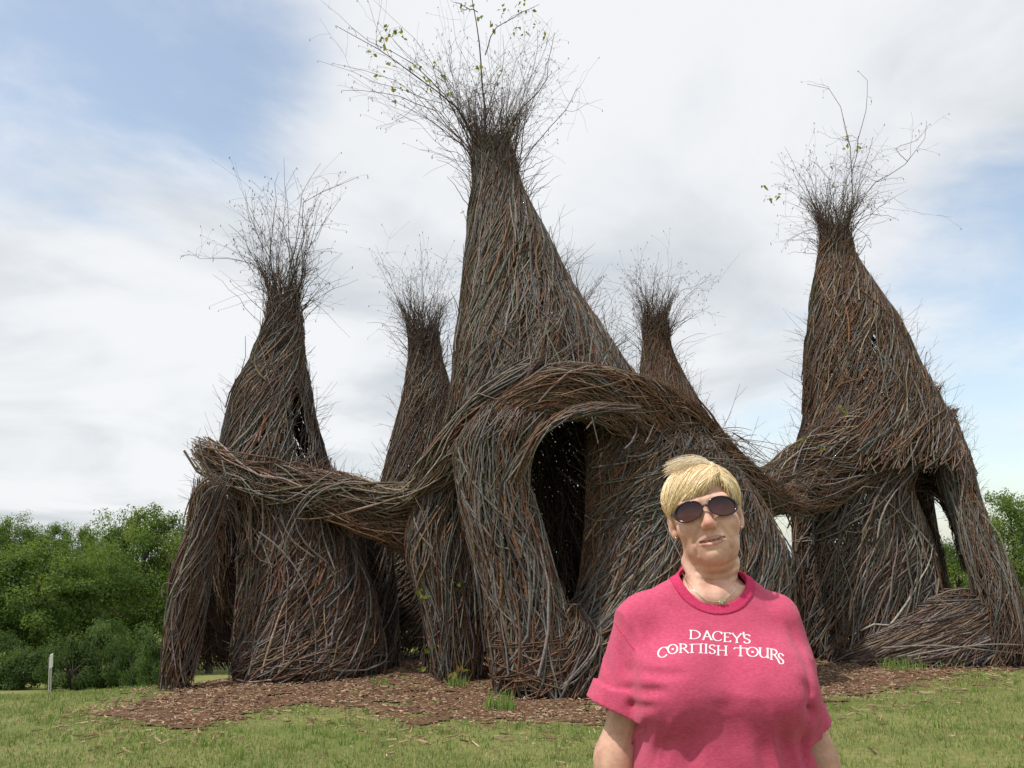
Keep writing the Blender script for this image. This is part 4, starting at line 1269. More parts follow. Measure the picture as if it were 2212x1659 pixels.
ri = spine_tube([(1975, 1010, 14.3, 30, .8), (1992, 1070, 14.4, 18, .8), (2008, 1130, 14.4, 12, .8), (2022, 1200, 14.4, 12, .8), (2034, 1290, 14.4, 16, .8), (2040, 1380, 14.4, 20, .8)], seed=45)
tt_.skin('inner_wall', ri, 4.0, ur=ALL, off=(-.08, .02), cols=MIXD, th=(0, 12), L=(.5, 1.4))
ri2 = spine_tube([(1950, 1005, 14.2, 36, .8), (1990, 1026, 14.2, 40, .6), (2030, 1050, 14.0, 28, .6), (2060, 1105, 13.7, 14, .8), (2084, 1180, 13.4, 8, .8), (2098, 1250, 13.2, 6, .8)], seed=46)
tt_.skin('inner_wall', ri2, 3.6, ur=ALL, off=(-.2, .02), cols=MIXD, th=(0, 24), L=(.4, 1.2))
tt_.fuzz('twig_fuzz', ri2, 120, L=(.06, .2), cols=MIXD, up=-.4)
# shoulder bands to the centre wall
r1 = spine_tube([(1540, 1030, 11.0, 6, .8), (1620, 1052, 11.6, 24, .8), (1680, 1034, 12.3, 32, .7), (1740, 996, 12.75, 44, .5), (1820, 960, 12.8, 50, .32), (1910, 915, 12.85, 48, .28), (1990, 865, 13.05, 34, .3), (2030, 830, 13.3, 8, .4)], seed=47)
r2 = spine_tube([(1540, 1100, 11.0, 6, .8), (1640, 1090, 11.7, 26, .7), (1720, 1072, 12.35, 34, .5), (1790, 1046, 12.7, 40, .32), (1870, 1006, 12.78, 42, .28), (1955, 955, 12.85, 40, .3), (2030, 905, 13.05, 32, .4), (2065, 885, 13.3, 12, .5)], seed=48)
for bb_, cols in ((r1, MIXR), (r2, MIXB)):
    tt_.skin('woven_band', bb_, 4.2, ur=ALL, off=(-.2, .0), cols=cols, th=(2, 22), L=(.7, 1.8))
    tt_.skin('woven_band', bb_, 1.8, ur=ALL, off=(-.01, .05), r=(.007, .013), cols=dict(grey=4, brown=4, rust=2, slate=2, tan=1), th=(2, 20), L=(.9, 2.2), spring=.08)
    tt_.heroes(bb_, 34, ur=(-math.pi, 0.2), th=(2, 18), L=(1.2, 2.8), cols=dict(grey=5, slate=3, pale=1, brown=2), r=(.010, .018), curve=.6)
    tt_.fuzz('twig_fuzz', bb_, 130, L=(.12, .45), cols=MIXR, up=.5)
# whip bowing out at the far right
for pl_, r0 in (([(2120, 1110, 12.5), (2160, 1150, 12.4), (2182, 1220, 12.4), (2190, 1300, 12.4), (2186, 1370, 12.5)], .014),
                ([(2140, 1190, 12.5), (2175, 1240, 12.4), (2184, 1310, 12.4), (2176, 1380, 12.5)], .012),
                ([(1905, 1400, 12.3), (2020, 1392, 12.2), (2130, 1405, 12.2), (2215, 1412, 12.3)], .014),
                ([(1960, 1418, 12.2), (2050, 1400, 12.1), (2150, 1390, 12.2), (2230, 1395, 12.3)], .013)):
    hp = np.array([P(*q_) for q_ in pl_])
    g_ = np.linspace(0, len(hp) - 1, 12)
    p_ = np.stack([np.interp(g_, np.arange(len(hp)), hp[:, i]) for i in range(3)], -1)
    for _ in range(2):
        p_[1:-1] = .25 * p_[:-2] + .5 * p_[1:-1] + .25 * p_[2:]
    V_, Q_, C_ = tubes(p_[None], np.full((1, 12), r0) * np.linspace(1, .6, 12)[None], np.broadcast_to([0, -1., 0], (1, 12, 3)), 6, palette(1, grey=2, brown=1))
    obj('branch', mesh('branch', V_ - tt_.base, Q_, M['bark'], C_), tt_.root)
flare(tt_, [(414, 1730, 1868), (452, 1755, 1843), (490, 1773, 1829), (545, 1772, 1842)], 13.6)
crown(tt_, rc, 13.6, [(1690, 400, 2), (1700, 450, 1.5), (1720, 350, 1.4), (1770, 370, 2), (1830, 330, 2), (1880, 310, 1.6), (1930, 330, 1.6), (1950, 420, 1.5), (1900, 430, 1.5), (1680, 510, .8), (1860, 380, 2), (1790, 410, 2)],
      46, 20, short=90, kids=(3, 6),
      hero=(([(1835, 500, 13.6), (1842, 400, 13.6), (1832, 300, 13.6), (1822, 240, 13.6), (1790, 190, 13.6), (1745, 180, 13.6)], .012),
            ([(1836, 400, 13.6), (1852, 310, 13.6), (1872, 230, 13.6), (1876, 170, 13.6), (1852, 150, 13.6)], .009),
            ([(1830, 490, 13.6), (1880, 400, 13.6), (1960, 350, 13.6), (2004, 290, 13.6), (2002, 262, 13.6)], .010),
            ([(1960, 348, 13.6), (1930, 320, 13.6), (1985, 300, 13.6), (2010, 266, 13.6)], .006),
            ([(1800, 490, 13.6), (1790, 380, 13.6), (1748, 345, 13.6)], .009)))
leafs(tt_, [P(a, b, 13.5) for a, b in ((1652, 404), (1655, 428), (1664, 432), (1682, 420), (1829, 292), (1853, 322), (1826, 318), (1804, 402), (1795, 362))], 1.1)
leafs(tt_, [P(a, b, 12.3) for a, b in ((1812, 882), (1820, 880), (1772, 968), (1740, 952))], 1.1)
tt_.finish()
print('woven tris', STAT['tri'])


# ------------------------------------------------------------------ grass tufts at the feet of the towers
def tuft(px, py, r, n, h, label):
    g_ = G(px, py)
    a = U(0, 6.28, n); q_ = np.sqrt(U(0, 1, n)) * r
    x, y = g_[0] + np.cos(a) * q_, g_[1] + np.sin(a) * q_ * .7
    me = blades('grass_tuft', x, y, h, (.006, .011), np.array([.75, 1.05, .7]), .35)
    o = obj('grass_tuft', me)
    o['label'], o['category'], o['group'] = label, 'grass tuft', 'tall grass tufts in the mulch'


tuft(1080, 1532, .16, 130, (.10, .26), 'green grass tuft in the mulch at the foot of the door pillar')
tuft(1950, 1446, .34, 200, (.08, .24), 'tall green grass tuft under the left end of the woven sill')
tuft(2035, 1442, .32, 150, (.08, .24), 'tall green grass tuft under the middle of the woven sill')
tuft(990, 1486, .12, 80, (.08, .22), 'small green tuft at the foot of the pillar left of the gap')
tuft(820, 1480, .12, 50, (.06, .16), 'small green tuft at the right foot of the left drum')


# ------------------------------------------------------------------ the woman
YW = 1.93


class Field:
    """signed distance on a rectilinear grid, filled piece by piece"""
    def __init__(s, xs, ys, zs):
        s.ax = (xs, ys, zs)
        s.F = np.full((len(xs), len(ys), len(zs)), 1.0, np.float32)

    def sub(s, lo, hi):
        sl = []
        for a, l, h in zip(s.ax, lo, hi):
            i, j = np.searchsorted(a, l), np.searchsorted(a, h)
            sl.append(slice(max(i - 1, 0), max(j + 1, i + 1)))
        X_ = s.ax[0][sl[0]][:, None, None]; Y_ = s.ax[1][sl[1]][None, :, None]; Z_ = s.ax[2][sl[2]][None, None, :]
        return tuple(sl), X_, Y_, Z_

    def add(s, fn, lo, hi, k=.02, mode='u'):
        sl, X_, Y_, Z_ = s.sub(np.array(lo) - k - .01, np.array(hi) + k + .01)
        d = fn(X_, Y_, Z_).astype(np.float32)
        f = s.F[sl]
        if mode == 'u':
            h = np.maximum(k - np.abs(f - d), 0) / k
            s.F[sl] = np.minimum(f, d) - h * h * k * .25
        elif mode == 's':
            d = -d
            h = np.maximum(k - np.abs(f - d), 0) / k
            s.F[sl] = np.maximum(f, d) + h * h * k * .25
        return s

    def ell(s, c, r, k=.02, mode='u', rot=None):
        c, r = np.array(c, float), np.array(r, float)
        e = r if rot is None else np.full(3, r.max())

        def fn(X_, Y_, Z_):
            x, y, z = X_ - c[0], Y_ - c[1], Z_ - c[2]
            if rot is not None:
                x, y, z = [rot[0][i] * x + rot[1][i] * y + rot[2][i] * z for i in range(3)]
            k0 = np.sqrt((x / r[0]) ** 2 + (y / r[1]) ** 2 + (z / r[2]) ** 2)
            k1 = np.sqrt((x / r[0] ** 2) ** 2 + (y / r[1] ** 2) ** 2 + (z / r[2] ** 2) ** 2) + 1e-6
            return k0 * (k0 - 1) / k1
        return s.add(fn, c - e, c + e, k, mode)

    def cap(s, a, b, ra, rb=None, k=.02, mode='u', flat=None):
        a, b = np.array(a, float), np.array(b, float)
        rb = ra if rb is None else rb
        ba = b - a
        L2 = (ba ** 2).sum()

        def fn(X_, Y_, Z_):
            h = np.clip(((X_ - a[0]) * ba[0] + (Y_ - a[1]) * ba[1] + (Z_ - a[2]) * ba[2]) / L2, 0, 1)
            dx, dy, dz = X_ - a[0] - ba[0] * h, Y_ - a[1] - ba[1] * h, Z_ - a[2] - ba[2] * h
            if flat:
                dx, dy, dz = dx / flat[0], dy / flat[1], dz / flat[2]
            return np.sqrt(dx * dx + dy * dy + dz * dz) - (ra + (rb - ra) * h)
        m_ = max(ra, rb) * (max(flat) if flat else 1)
        return s.add(fn, np.minimum(a, b) - m_, np.maximum(a, b) + m_, k, mode)

    def mesh(s):
        F = s.F
        xs, ys, zs = [a.astype(np.float32) for a in s.ax]
        S = F < 0
        nx, ny, nz = F.shape
        acc = np.zeros((nx - 1, ny - 1, nz - 1, 3), np.float32)
        cnt = np.zeros((nx - 1, ny - 1, nz - 1), np.float32)
        quads = []
        for ax in range(3):
            lo = [slice(None)] * 3; hi = [slice(None)] * 3
            lo[ax] = slice(0, -1); hi[ax] = slice(1, None)
            cr = S[tuple(lo)] != S[tuple(hi)]
            I = np.array(np.nonzero(cr))
            f0 = F[tuple(I)]
            J = I.copy(); J[ax] += 1
            f1 = F[tuple(J)]
            t_ = f0 / (f0 - f1)
            p = np.stack([xs[I[0]], ys[I[1]], zs[I[2]]], -1)
            a = s.ax[ax]
            p[:, ax] = a[I[ax]] * (1 - t_) + a[J[ax]] * t_
            o1, o2 = [(1, 2), (2, 0), (0, 1)][ax]
            for d1 in (0, 1):
                for d2 in (0, 1):
                    c_ = I.copy()
                    c_[o1] -= d1; c_[o2] -= d2
                    ok = (c_ >= 0).all(0) & (c_[0] < nx - 1) & (c_[1] < ny - 1) & (c_[2] < nz - 1)
                    np.add.at(acc, tuple(c_[:, ok]), p[ok])
                    np.add.at(cnt, tuple(c_[:, ok]), 1)
            ok = (I[o1] > 0) & (I[o2] > 0) & (I[o1] < F.shape[o1] - 1) & (I[o2] < F.shape[o2] - 1)
            I2 = I[:, ok]
            ins = S[tuple(I2)]

            def cell(d1, d2):
                c_ = I2.copy(); c_[o1] -= d1; c_[o2] -= d2
                return np.ravel_multi_index(tuple(c_), cnt.shape)
            q_ = np.stack([cell(1, 1), cell(0, 1), cell(0, 0), cell(1, 0)], -1)
            q_[~ins] = q_[~ins][:, ::-1]
            quads.append(q_)
        Q = np.concatenate(quads)
        idv, inv_ = np.unique(Q.ravel(), return_inverse=True)
        V_ = acc.reshape(-1, 3)[idv] / cnt.ravel()[idv][:, None]
        return V_, inv_.reshape(-1, 4)


def gaxis(segs):
    return np.concatenate([np.arange(a, b, s_) for a, b, s_ in segs])


def rotm(roll, yaw, pitch):
    cr, sr, cy, sy, cp, sp_ = math.cos(roll), math.sin(roll), math.cos(yaw), math.sin(yaw), math.cos(pitch), math.sin(pitch)
    Rr = np.array([[cr, 0, -sr], [0, 1, 0], [sr, 0, cr]])        # lean in the picture plane
    Ry = np.array([[cy, -sy, 0], [sy, cy, 0], [0, 0, 1]])
    Rp = np.array([[1, 0, 0], [0, cp, -sp_], [0, sp_, cp]])
    return Rr @ Ry @ Rp


HR = rotm(R(9.5), R(-10.5), R(-3))
HC = P(1521, 1107, YW)


def hw(p):
    """head space -> world"""
    return HC + np.asarray(p, float) @ HR.T


def W(px, py, dy=0.0):
    return P(px, py, YW + dy)


pz0 = float(terrain(W(1535, 1300)[0], YW))
person = thing('person', 'woman with short blonde hair, dark oval sunglasses and a pink printed t-shirt', 'person', (float(W(1540, 1300)[0]), YW, pz0))
PB = np.array(person.location)

# --- body: one continuous surface
fx0, fx1 = HC[0] - .115, HC[0] + .135
bx = gaxis([(HC[0] - .42, fx0, .009), (fx0, fx1, .0021), (fx1, HC[0] + .44, .009)])
by = gaxis([(YW - .30, YW - .15, .008), (YW - .15, YW + .02, .0026), (YW + .02, YW + .30, .006)])
hz0 = HC[2] - .20
bz = gaxis([(pz0 - .03, hz0, .0095), (hz0, HC[2] + .18, .0021)])
B_ = Field(bx, by, bz)


def hell(c, r, k=.02, mode='u'):
    B_.ell(hw(c), r, k, mode, HR)


def hcap(a, b, ra, rb=None, k=.012, mode='u'):
    B_.cap(hw(a), hw(b), ra, rb, k, mode)


# trunk, hips, legs, feet
ctr = W(1556, 1480)[0]
B_.ell((ctr, YW, 1.22), (.165, .105, .22), .05)
B_.ell((ctr, YW + .005, .95), (.185, .13, .17), .06)
B_.cap((ctr - .12, YW + .01, W(0, 1345)[2]), (ctr + .12, YW + .01, W(0, 1345)[2]), .045, k=.05)
for s_ in (-1, 1):
    B_.cap((ctr + s_ * .095, YW, .88), (ctr + s_ * .115, YW - .015, .47), .098, .062, .04)
    B_.cap((ctr + s_ * .115, YW - .015, .47), (ctr + s_ * .125, YW + .015, .09), .062, .040, .03)
    B_.cap((ctr + s_ * .125, YW + .02, pz0 + .05), (ctr + s_ * .15, YW - .15, pz0 + .035), .042, .036, .03)
# arms and hands
SHL, SHR = W(1392, 1322, .01), W(1697, 1325, .01)
ELL, ELR = W(1330, 1640, .015), W(1764, 1650, .015)
WRL, WRR = ELL + np.array([-.02, -.06, -.235]), ELR + np.array([.02, -.06, -.235])
for S_, E_, W_, sg_ in ((SHL, ELL, WRL, -1), (SHR, ELR, WRR, 1)):
    B_.cap(S_ + np.array([-sg_ * .012, 0, -.03]), E_, .040, .0425, .03)
    B_.cap(E_, W_, .042, .027, .03)
    mid = W_ + np.array([0, -.015, -.055])
    B_.cap(W_, mid, .026, .030, .02, flat=(.62, 1.15, 1.0))
    for i, (dy, L1) in enumerate(((-.033, .068), (-.012, .078), (.010, .072), (.030, .056))):
        a = W_ + np.array([0, dy, -.080])
        b = a + np.array([-sg_ * .006, -.004, -L1 * .5])
        c_ = b + np.array([-sg_ * .014, -.004, -L1 * .48])
        B_.cap(a + np.array([0, -dy * .3, .03]), b, .0098, .0092, .006)
        B_.cap(b, c_, .0092, .0078, .006)
    a = W_ + np.array([-sg_ * .01, -.03, -.03])
    B_.cap(a, a + np.array([-sg_ * .012, -.024, -.04]), .0125, .0105, .008)
    B_.cap(a + np.array([-sg_ * .012, -.024, -.04]), a + np.array([-sg_ * .016, -.026, -.070]), .0105, .0088, .006)
# neck
nb = W(1533, 1275, .035)
nt = hw((0, .022, -.075))
B_.cap(nt, nb, .0470, .0545, .03)
B_.cap(nb + np.array([-.03, .0, -.02]), W(1450, 1312, .02), .042, .03, .05)
B_.cap(nb + np.array([.03, .0, -.02]), W(1622, 1312, .02), .042, .03, .05)
B_.ell(W(1535, 1335, .008), (.115, .052, .075), .04)
# skull and face (head space: x right in the picture, -y to the viewer, z up from the eye line)
hell((0, .028, .042), (.074, .092, .080), .03)
hell((0, -.018, -.014), (.0665, .066, .084), .035)
hell((0, -.018, -.062), (.0535, .056, .046), .03)
hell((0, -.062, -.097), (.024, .020, .017), .024)
hell((0, -.030, -.103), (.039, .042, .022), .028)
for s_ in (-1, 1):
    hell((s_ * .041, -.054, -.034), (.027, .026, .025), .024)          # cheeks
    hell((s_ * .039, -.034, -.080), (.017, .032, .022), .022)          # jowls
    hcap((s_ * .012, -.083, .020), (s_ * .045, -.070, .020), .009, .010, .016)  # brow
    hell((s_ * .033, -.090, -.001), (.019, .014, .012), .014, 's')     # sockets
    hell((s_ * .032, -.067, -.001), (.0165, .0145, .0125), .008)        # lids
    # ears
    hell((s_ * .0775, .020, -.012), (.011, .021, .033), .010)
    hell((s_ * .0870, .014, -.010), (.006, .011, .019), .006, 's')
    hell((s_ * .0750, .006, -.040), (.008, .009, .011), .006)
hell((0, -.063, -.066), (.035, .018, .022), .026)                        # muzzle
# nose
hcap((0, -.078, .006), (0, -.0975, -.028), .0080, .0100, .014)
hell((0, -.0995, -.0325), (.0108, .0115, .0098), .009)
for s_ in (-1, 1):
    hell((s_ * .0118, -.0885, -.0362), (.0076, .0115, .0072), .007)
    hell((s_ * .0070, -.0970, -.0462), (.0036, .0060, .0040), .003, 's')


def relief(poly, amp, sig, ylim=-.035):
    """raise (amp < 0) or sink the front of the face along a line given in head x, z"""
    sl, X_, Y_, Z_ = B_.sub(HC - np.array([.13, .15, .20]), HC + .10)
    x, y, z = X_ - HC[0], Y_ - HC[1], Z_ - HC[2]
    lx = HR[0][0] * x + HR[1][0] * y + HR[2][0] * z
    ly = HR[0][1] * x + HR[1][1] * y + HR[2][1] * z
    lz = HR[0][2] * x + HR[1][2] * y + HR[2][2] * z
    d2 = np.full(lx.shape, 1.0)
    for (ax1, az1), (ax2, az2) in zip(poly[:-1], poly[1:]):
        L2 = (ax2 - ax1) ** 2 + (az2 - az1) ** 2
        h = np.clip(((lx - ax1) * (ax2 - ax1) + (lz - az1) * (az2 - az1)) / L2, 0, 1)
        d2 = np.minimum(d2, (lx - ax1 - h * (ax2 - ax1)) ** 2 + (lz - az1 - h * (az2 - az1)) ** 2)
    B_.F[sl] += (amp * np.exp(-d2 / sig ** 2) * np.clip((ylim - ly) / .02, 0, 1)).astype(np.float32)


UP = [(-.0265, -.0675), (-.010, -.0602), (0, -.0612), (.010, -.0595), (.0280, -.0640)]
LOW = [(-.0225, -.0725), (-.008, -.0768), (.010, -.0758), (.0245, -.0700)]
SLIT = [(-.0260, -.0690), (-.010, -.0690), (.010, -.0680), (.0275, -.0655)]
for s_ in (-1, 1):
    relief([(s_ * .020, -.038), (s_ * .030, -.053), (s_ * .037, -.068)], .0030, .0050)
    relief([(s_ * .0345, -.076), (s_ * .037, -.092)], .0022, .0045)
    relief([(s_ * .052, -.020), (s_ * .058, -.040)], .0008, .006)
relief([(-.013, -.0895), (.013, -.0880)], .0016, .0045)
relief(UP, -.0016, .0034)
relief(LOW, -.0024, .0042)
relief(SLIT, .0048, .0022)
relief([(0, -.050), (0, -.0565)], .0010, .003)
# soft throat and neck creases
hell((0, -.012, -.128), (.041, .034, .024), .03)
for zz_, am in ((-.124, .0018), (-.140, .0026), (-.156, .0030), (-.170, .0026), (-.186, .0018)):
    relief([(-.045, zz_ + .012), (-.018, zz_ + .002), (.018, zz_), (.045, zz_ + .010)], am, .0042, .03)
for s_ in (-1, 1):       # cords of the neck and collar bones
    B_.cap(W(1533 + s_ * 50, 1215, .0), W(1537 + s_ * 14, 1288, -.055), .010, .009, .03)
    B_.cap(W(1537 + s_ * 16, 1290, -.055), W(1537 + s_ * 80, 1276, -.035), .008, .008, .03)
V_, Q_ = B_.mesh()
hp = (V_ - HC) @ HR          # head space
colr = np.tile(np.array([.65, .405, .31]), (len(V_), 1))


def spot(c, r, col, amt):
    d2 = (((hp - np.array(c)) / np.array(r)) ** 2).sum(1)
    w_ = (np.exp(-d2) * amt)[:, None]
    colr[:] = colr * (1 - w_) + np.array(col) * w_


spot((0, -.105, -.034), (.016, .02, .02), (.64, .26, .21), .7)
spot((-.045, -.06, -.032), (.026, .04, .02), (.62, .31, .25), .5)
spot((.045, -.06, -.032), (.026, .04, .02), (.62, .32, .26), .4)
spot((0, -.05, -.120), (.035, .05, .03), (.54, .25, .19), .55)
spot((0, -.05, -.17), (.05, .06, .04), (.56, .31, .24), .4)


def pdist(poly):
    d2 = np.full(len(hp), 1.0)
    for (ax1, az1), (ax2, az2) in zip(poly[:-1], poly[1:]):
        L2 = (ax2 - ax1) ** 2 + (az2 - az1) ** 2
        h = np.clip(((hp[:, 0] - ax1) * (ax2 - ax1) + (hp[:, 2] - az1) * (az2 - az1)) / L2, 0, 1)
        d2 = np.minimum(d2, (hp[:, 0] - ax1 - h * (ax2 - ax1)) ** 2 + (hp[:, 2] - az1 - h * (az2 - az1)) ** 2)
    return np.sqrt(d2)


front = hp[:, 1] < -.05
lw_ = np.clip((.0038 - np.minimum(pdist(UP) * 1.25, pdist(LOW))) / .0018, 0, 1)[:, None] * front[:, None]
colr = colr * (1 - lw_) + np.array([.50, .225, .205]) * lw_
iw_ = np.clip((.0030 - pdist(SLIT)) / .0012, 0, 1)[:, None] * front[:, None] * .8
colr = colr * (1 - iw_) + np.array([.16, .05, .045]) * iw_
arm = V_[:, 2] < W(0, 1480)[2]
colr[arm] *= np.array([.90, .86, .84])
obj('body', mesh('body', V_ - PB, Q_, M['skin'], colr), person)

# teeth, eyes, ear studs
bvh_h = BVHTree.FromPolygons([Vector(v) for v in V_.tolist()], Q_.tolist())
tv, tf = [], []
for i in range(9):
    x = (i - 4) * .0052 + .002
    zt0 = -.0686 + .06 * x
    h_ = bvh_h.ray_cast(Vector(hw((x, -.2, zt0))), Vector(HR @ np.array([0, 1., 0])))[0]
    ly_ = ((np.array(h_) - HC) @ HR)[1] if h_ else -.075
    v, f_ = box(x, max(ly_, -.0865) + .0022, zt0 + .0004, .0049, .004, .0040)
    tv.append(hw(v)); tf.append(f_ + i * 8)
obj('teeth', mesh('teeth', np.concatenate(tv) - PB, np.concatenate(tf), M['teeth']), person, 'stuff')


def ball(c, r, n=14, m_=9, sq=(1, 1, 1)):
    th_, ph_ = np.meshgrid(np.linspace(0, 2 * np.pi, n, endpoint=False), np.linspace(.001, np.pi - .001, m_), indexing='ij')
    v = np.stack([np.cos(th_) * np.sin(ph_), np.sin(th_) * np.sin(ph_), np.cos(ph_)], -1) * r * np.array(sq)
    i_ = np.arange(n)[:, None] * m_ + np.arange(m_ - 1)[None]
    j_ = ((np.arange(n) + 1) % n)[:, None] * m_ + np.arange(m_ - 1)[None]
    return v.reshape(-1, 3) + np.array(c), np.stack([i_, i_ + 1, j_ + 1, j_], -1).reshape(-1, 4)


for s_ in (-1, 1):
    v, f_ = ball((s_ * .032, -.0735, -.001), .0105)
    obj('eye', mesh('eye', hw(v) - PB, f_, M['eye']), person)
    v, f_ = ball((s_ * .0745, -.003, -.046), .0028, 8, 5)
    obj('ear_stud', mesh('ear_stud', hw(v) - PB, f_, M['silver']), person)

# --- t-shirt: a hollow cloth skin
sx = gaxis([(HC[0] - .36, HC[0] + .40, .0042)])
sy = gaxis([(YW - .27, YW + .22, .0046)])
sz = gaxis([(.84, W(0, 1198)[2], .0044)])
S_ = Field(sx, sy, sz)
TR = [(1190, 1484, 1588, .030, .066), (1215, 1480, 1592, .034, .068), (1238, 1470, 1600, .040, .074), (1262, 1428, 1644, .052, .085), (1290, 1386, 1674, .062, .100), (1312, 1372, 1690, .072, .108), (1335, 1364, 1700, .086, .112), (1400, 1360, 1736, .128, .122),
      (1480, 1358, 1750, .155, .125), (1560, 1364, 1752, .150, .128), (1660, 1366, 1757, .150, .132), (1800, 1364, 1764, .158, .138), (2000, 1350, 1770, .160, .142)]
tz = np.array([W(0, r_[0])[2] for r_ in TR])[::-1]
txl = np.array([W(r_[1], r_[0])[0] for r_ in TR])[::-1]
txr = np.array([W(r_[2], r_[0])[0] for r_ in TR])[::-1]
tfb = np.array([r_[3] for r_ in TR])[::-1]
tbb = np.array([r_[4] for r_ in TR])[::-1]


def torso(X_, Y_, Z_):
    xl, xr = np.interp(Z_, tz, txl), np.interp(Z_, tz, txr)
    fb, bb = np.interp(Z_, tz, tfb), np.interp(Z_, tz, tbb)
    cx, a = (xl + xr) / 2, (xr - xl) / 2
    y = Y_ - YW
    b = np.where(y < 0, fb, bb)
    q_ = (np.abs((X_ - cx) / a) ** 2.5 + np.abs(y / b) ** 2.3) ** (1 / 2.4)
    return (q_ - 1) * np.minimum(np.minimum(a, b), .14)


S_.add(torso, (sx[0], sy[0], sz[0]), (sx[-1], sy[-1], sz[-1]), .02)
# sleeves with turned-up cuffs
for S0, (ox, oy), (ix, iy), sg_ in ((W(1389, 1342, .006), (1283, 1512), (1372, 1548), -1), (W(1669, 1340, .006), (1781, 1560), (1716, 1590), 1)):
    o_, i_ = W(ox, oy, .005), W(ix, iy, .005)
    e_ = (o_ + i_) / 2
    r_ = np.linalg.norm(o_ - i_) / 2
    d_ = norm(e_ - S0)
    far = e_ + d_ * .05
    S_.cap(S0, far, .060 if sg_ < 0 else .056, r_ * .96, .022, flat=(1, 1.22, 1))
    hem = e_
    n_ = norm(np.cross(np.cross(o_ - i_, [0, 1., 0]), [0, 0, 0]) if False else np.array([-(o_ - i_)[2], 0, (o_ - i_)[0]]))
    if n_[2] > 0:
        n_ = -n_
    # turned-up band: a fatter ring just above the hem
    def cuffn(X_, Y_, Z_, S0=S0, e_=e_, r_=r_, n_=n_, d_=d_):
        ax_ = d_
        rel = (X_ - e_[0]) * ax_[0] + (Y_ - e_[1]) * ax_[1] + (Z_ - e_[2]) * ax_[2]
        dx, dy, dz = X_ - e_[0] - rel * ax_[0], (Y_ - e_[1] - rel * ax_[1]) / 1.22, Z_ - e_[2] - rel * ax_[2]
        rr = np.sqrt(dx * dx + dy * dy + dz * dz)
        h = (X_ - e_[0]) * n_[0] + (Z_ - e_[2]) * n_[2]
        wob = .0018 * np.sin(np.arctan2(dy, dx) * 5 + 1.0)
        return np.maximum(rr - (r_ + .0085 + wob), np.abs(h + .018) - .016) - .004
    S_.add(cuffn, e_ - .12, e_ + .12, .004)
    # cut the sleeve open at the hem
    def under(X_, Y_, Z_, e_=e_, n_=n_):
        return -((X_ - e_[0]) * n_[0] + (Z_ - e_[2]) * n_[2]) + 0 * Y_
    S_.add(under, e_ - np.array([.10, .14, .09]), e_ + np.array([.10, .14, .06]), .002, 's') if sg_ == 0 else None
# bust
for px, py, rx in ((1458, 1490, .082), (1664, 1496, .080)):
    S_.ell(W(px, py, -.100), (rx, .072, .074), .070)
S_.ell(W(1558, 1660, -.035), (.15, .112, .15), .05)
# folds: pulled from armpit to bust, hanging below the bust, sleeve creases
FO = []


def chest_y(x, z):
    ix = np.clip(np.searchsorted(sx, x), 0, len(sx) - 1); iz = np.clip(np.searchsorted(sz, z), 0, len(sz) - 1)
    col_ = S_.F[ix, :, iz]
    j = np.argmax(col_ < 0)
    return sy[j] if col_.min() < 0 else YW - .05


fold_list = []
for a, b, r_, md in FO:
    pa, pb = W(*a, -.1), W(*b, -.1)
    pa[1], pb[1] = chest_y(pa[0], pa[2]), chest_y(pb[0], pb[2])
    fold_list.append((pa, pb, r_, md))
for pa, pb, r_, md in fold_list:
    S_.cap(pa, pb, r_, r_ * .5, .03, md)
X_, Y_, Z_ = np.meshgrid(sx, sy, sz, indexing='ij')
P4 = np.stack([X_, Y_, Z_], -1)
near = np.abs(S_.F) < .03
pn = P4[near]


def creases(p, ang, sc_, st, seed):
    ca, sa = math.cos(R(ang)), math.sin(R(ang))
    q_ = np.stack([(p[:, 0] * ca + p[:, 2] * sa) * sc_, p[:, 1] * sc_ * .5, (-p[:, 0] * sa + p[:, 2] * ca) * sc_ * st], -1)
    return (1 - np.abs(vnoise(q_, 1.0, seed))) ** 5


zb_ = W(0, 1500)[2]
lo_w = np.clip((zb_ + .02 - pn[:, 2]) / .08, 0, 1)
xl_, xr_ = W(1410, 1450)[0], W(1705, 1450)[0]
sl_w = np.clip((xl_ - pn[:, 0]) / .06, 0, 1) + np.clip((pn[:, 0] - xr_) / .06, 0, 1)
sl_w = sl_w * np.clip((pn[:, 2] - W(0, 1470)[2]) / .05, 0, 1)
S_.F[near] += (-.0075 * lo_w * creases(pn, 8, 11, .20, 71) - .0050 * lo_w * creases(pn, -14, 16, .22, 72)
               - .0055 * np.clip(sl_w, 0, 1) * creases(pn, 38, 14, .28, 73) - .0022 * (1 - lo_w) * creases(pn, 62, 9, .3, 74)).astype(np.float32)
low_ = np.clip((W(0, 1500)[2] - pn[:, 2]) / .12, 0, 1)
S_.F[near] += (.0011 * vnoise(pn, 11, 61) + .0009 * vnoise(pn, 34, 62)
               + .0045 * low_ * vnoise(pn * np.array([1, .6, .22]), 17, 63)
               + .0025 * vnoise(pn @ np.array([[.8, 0, .6], [0, .4, 0], [-.18, 0, .24]]), 20, 64)).astype(np.float32)
PRE = S_.F.copy()


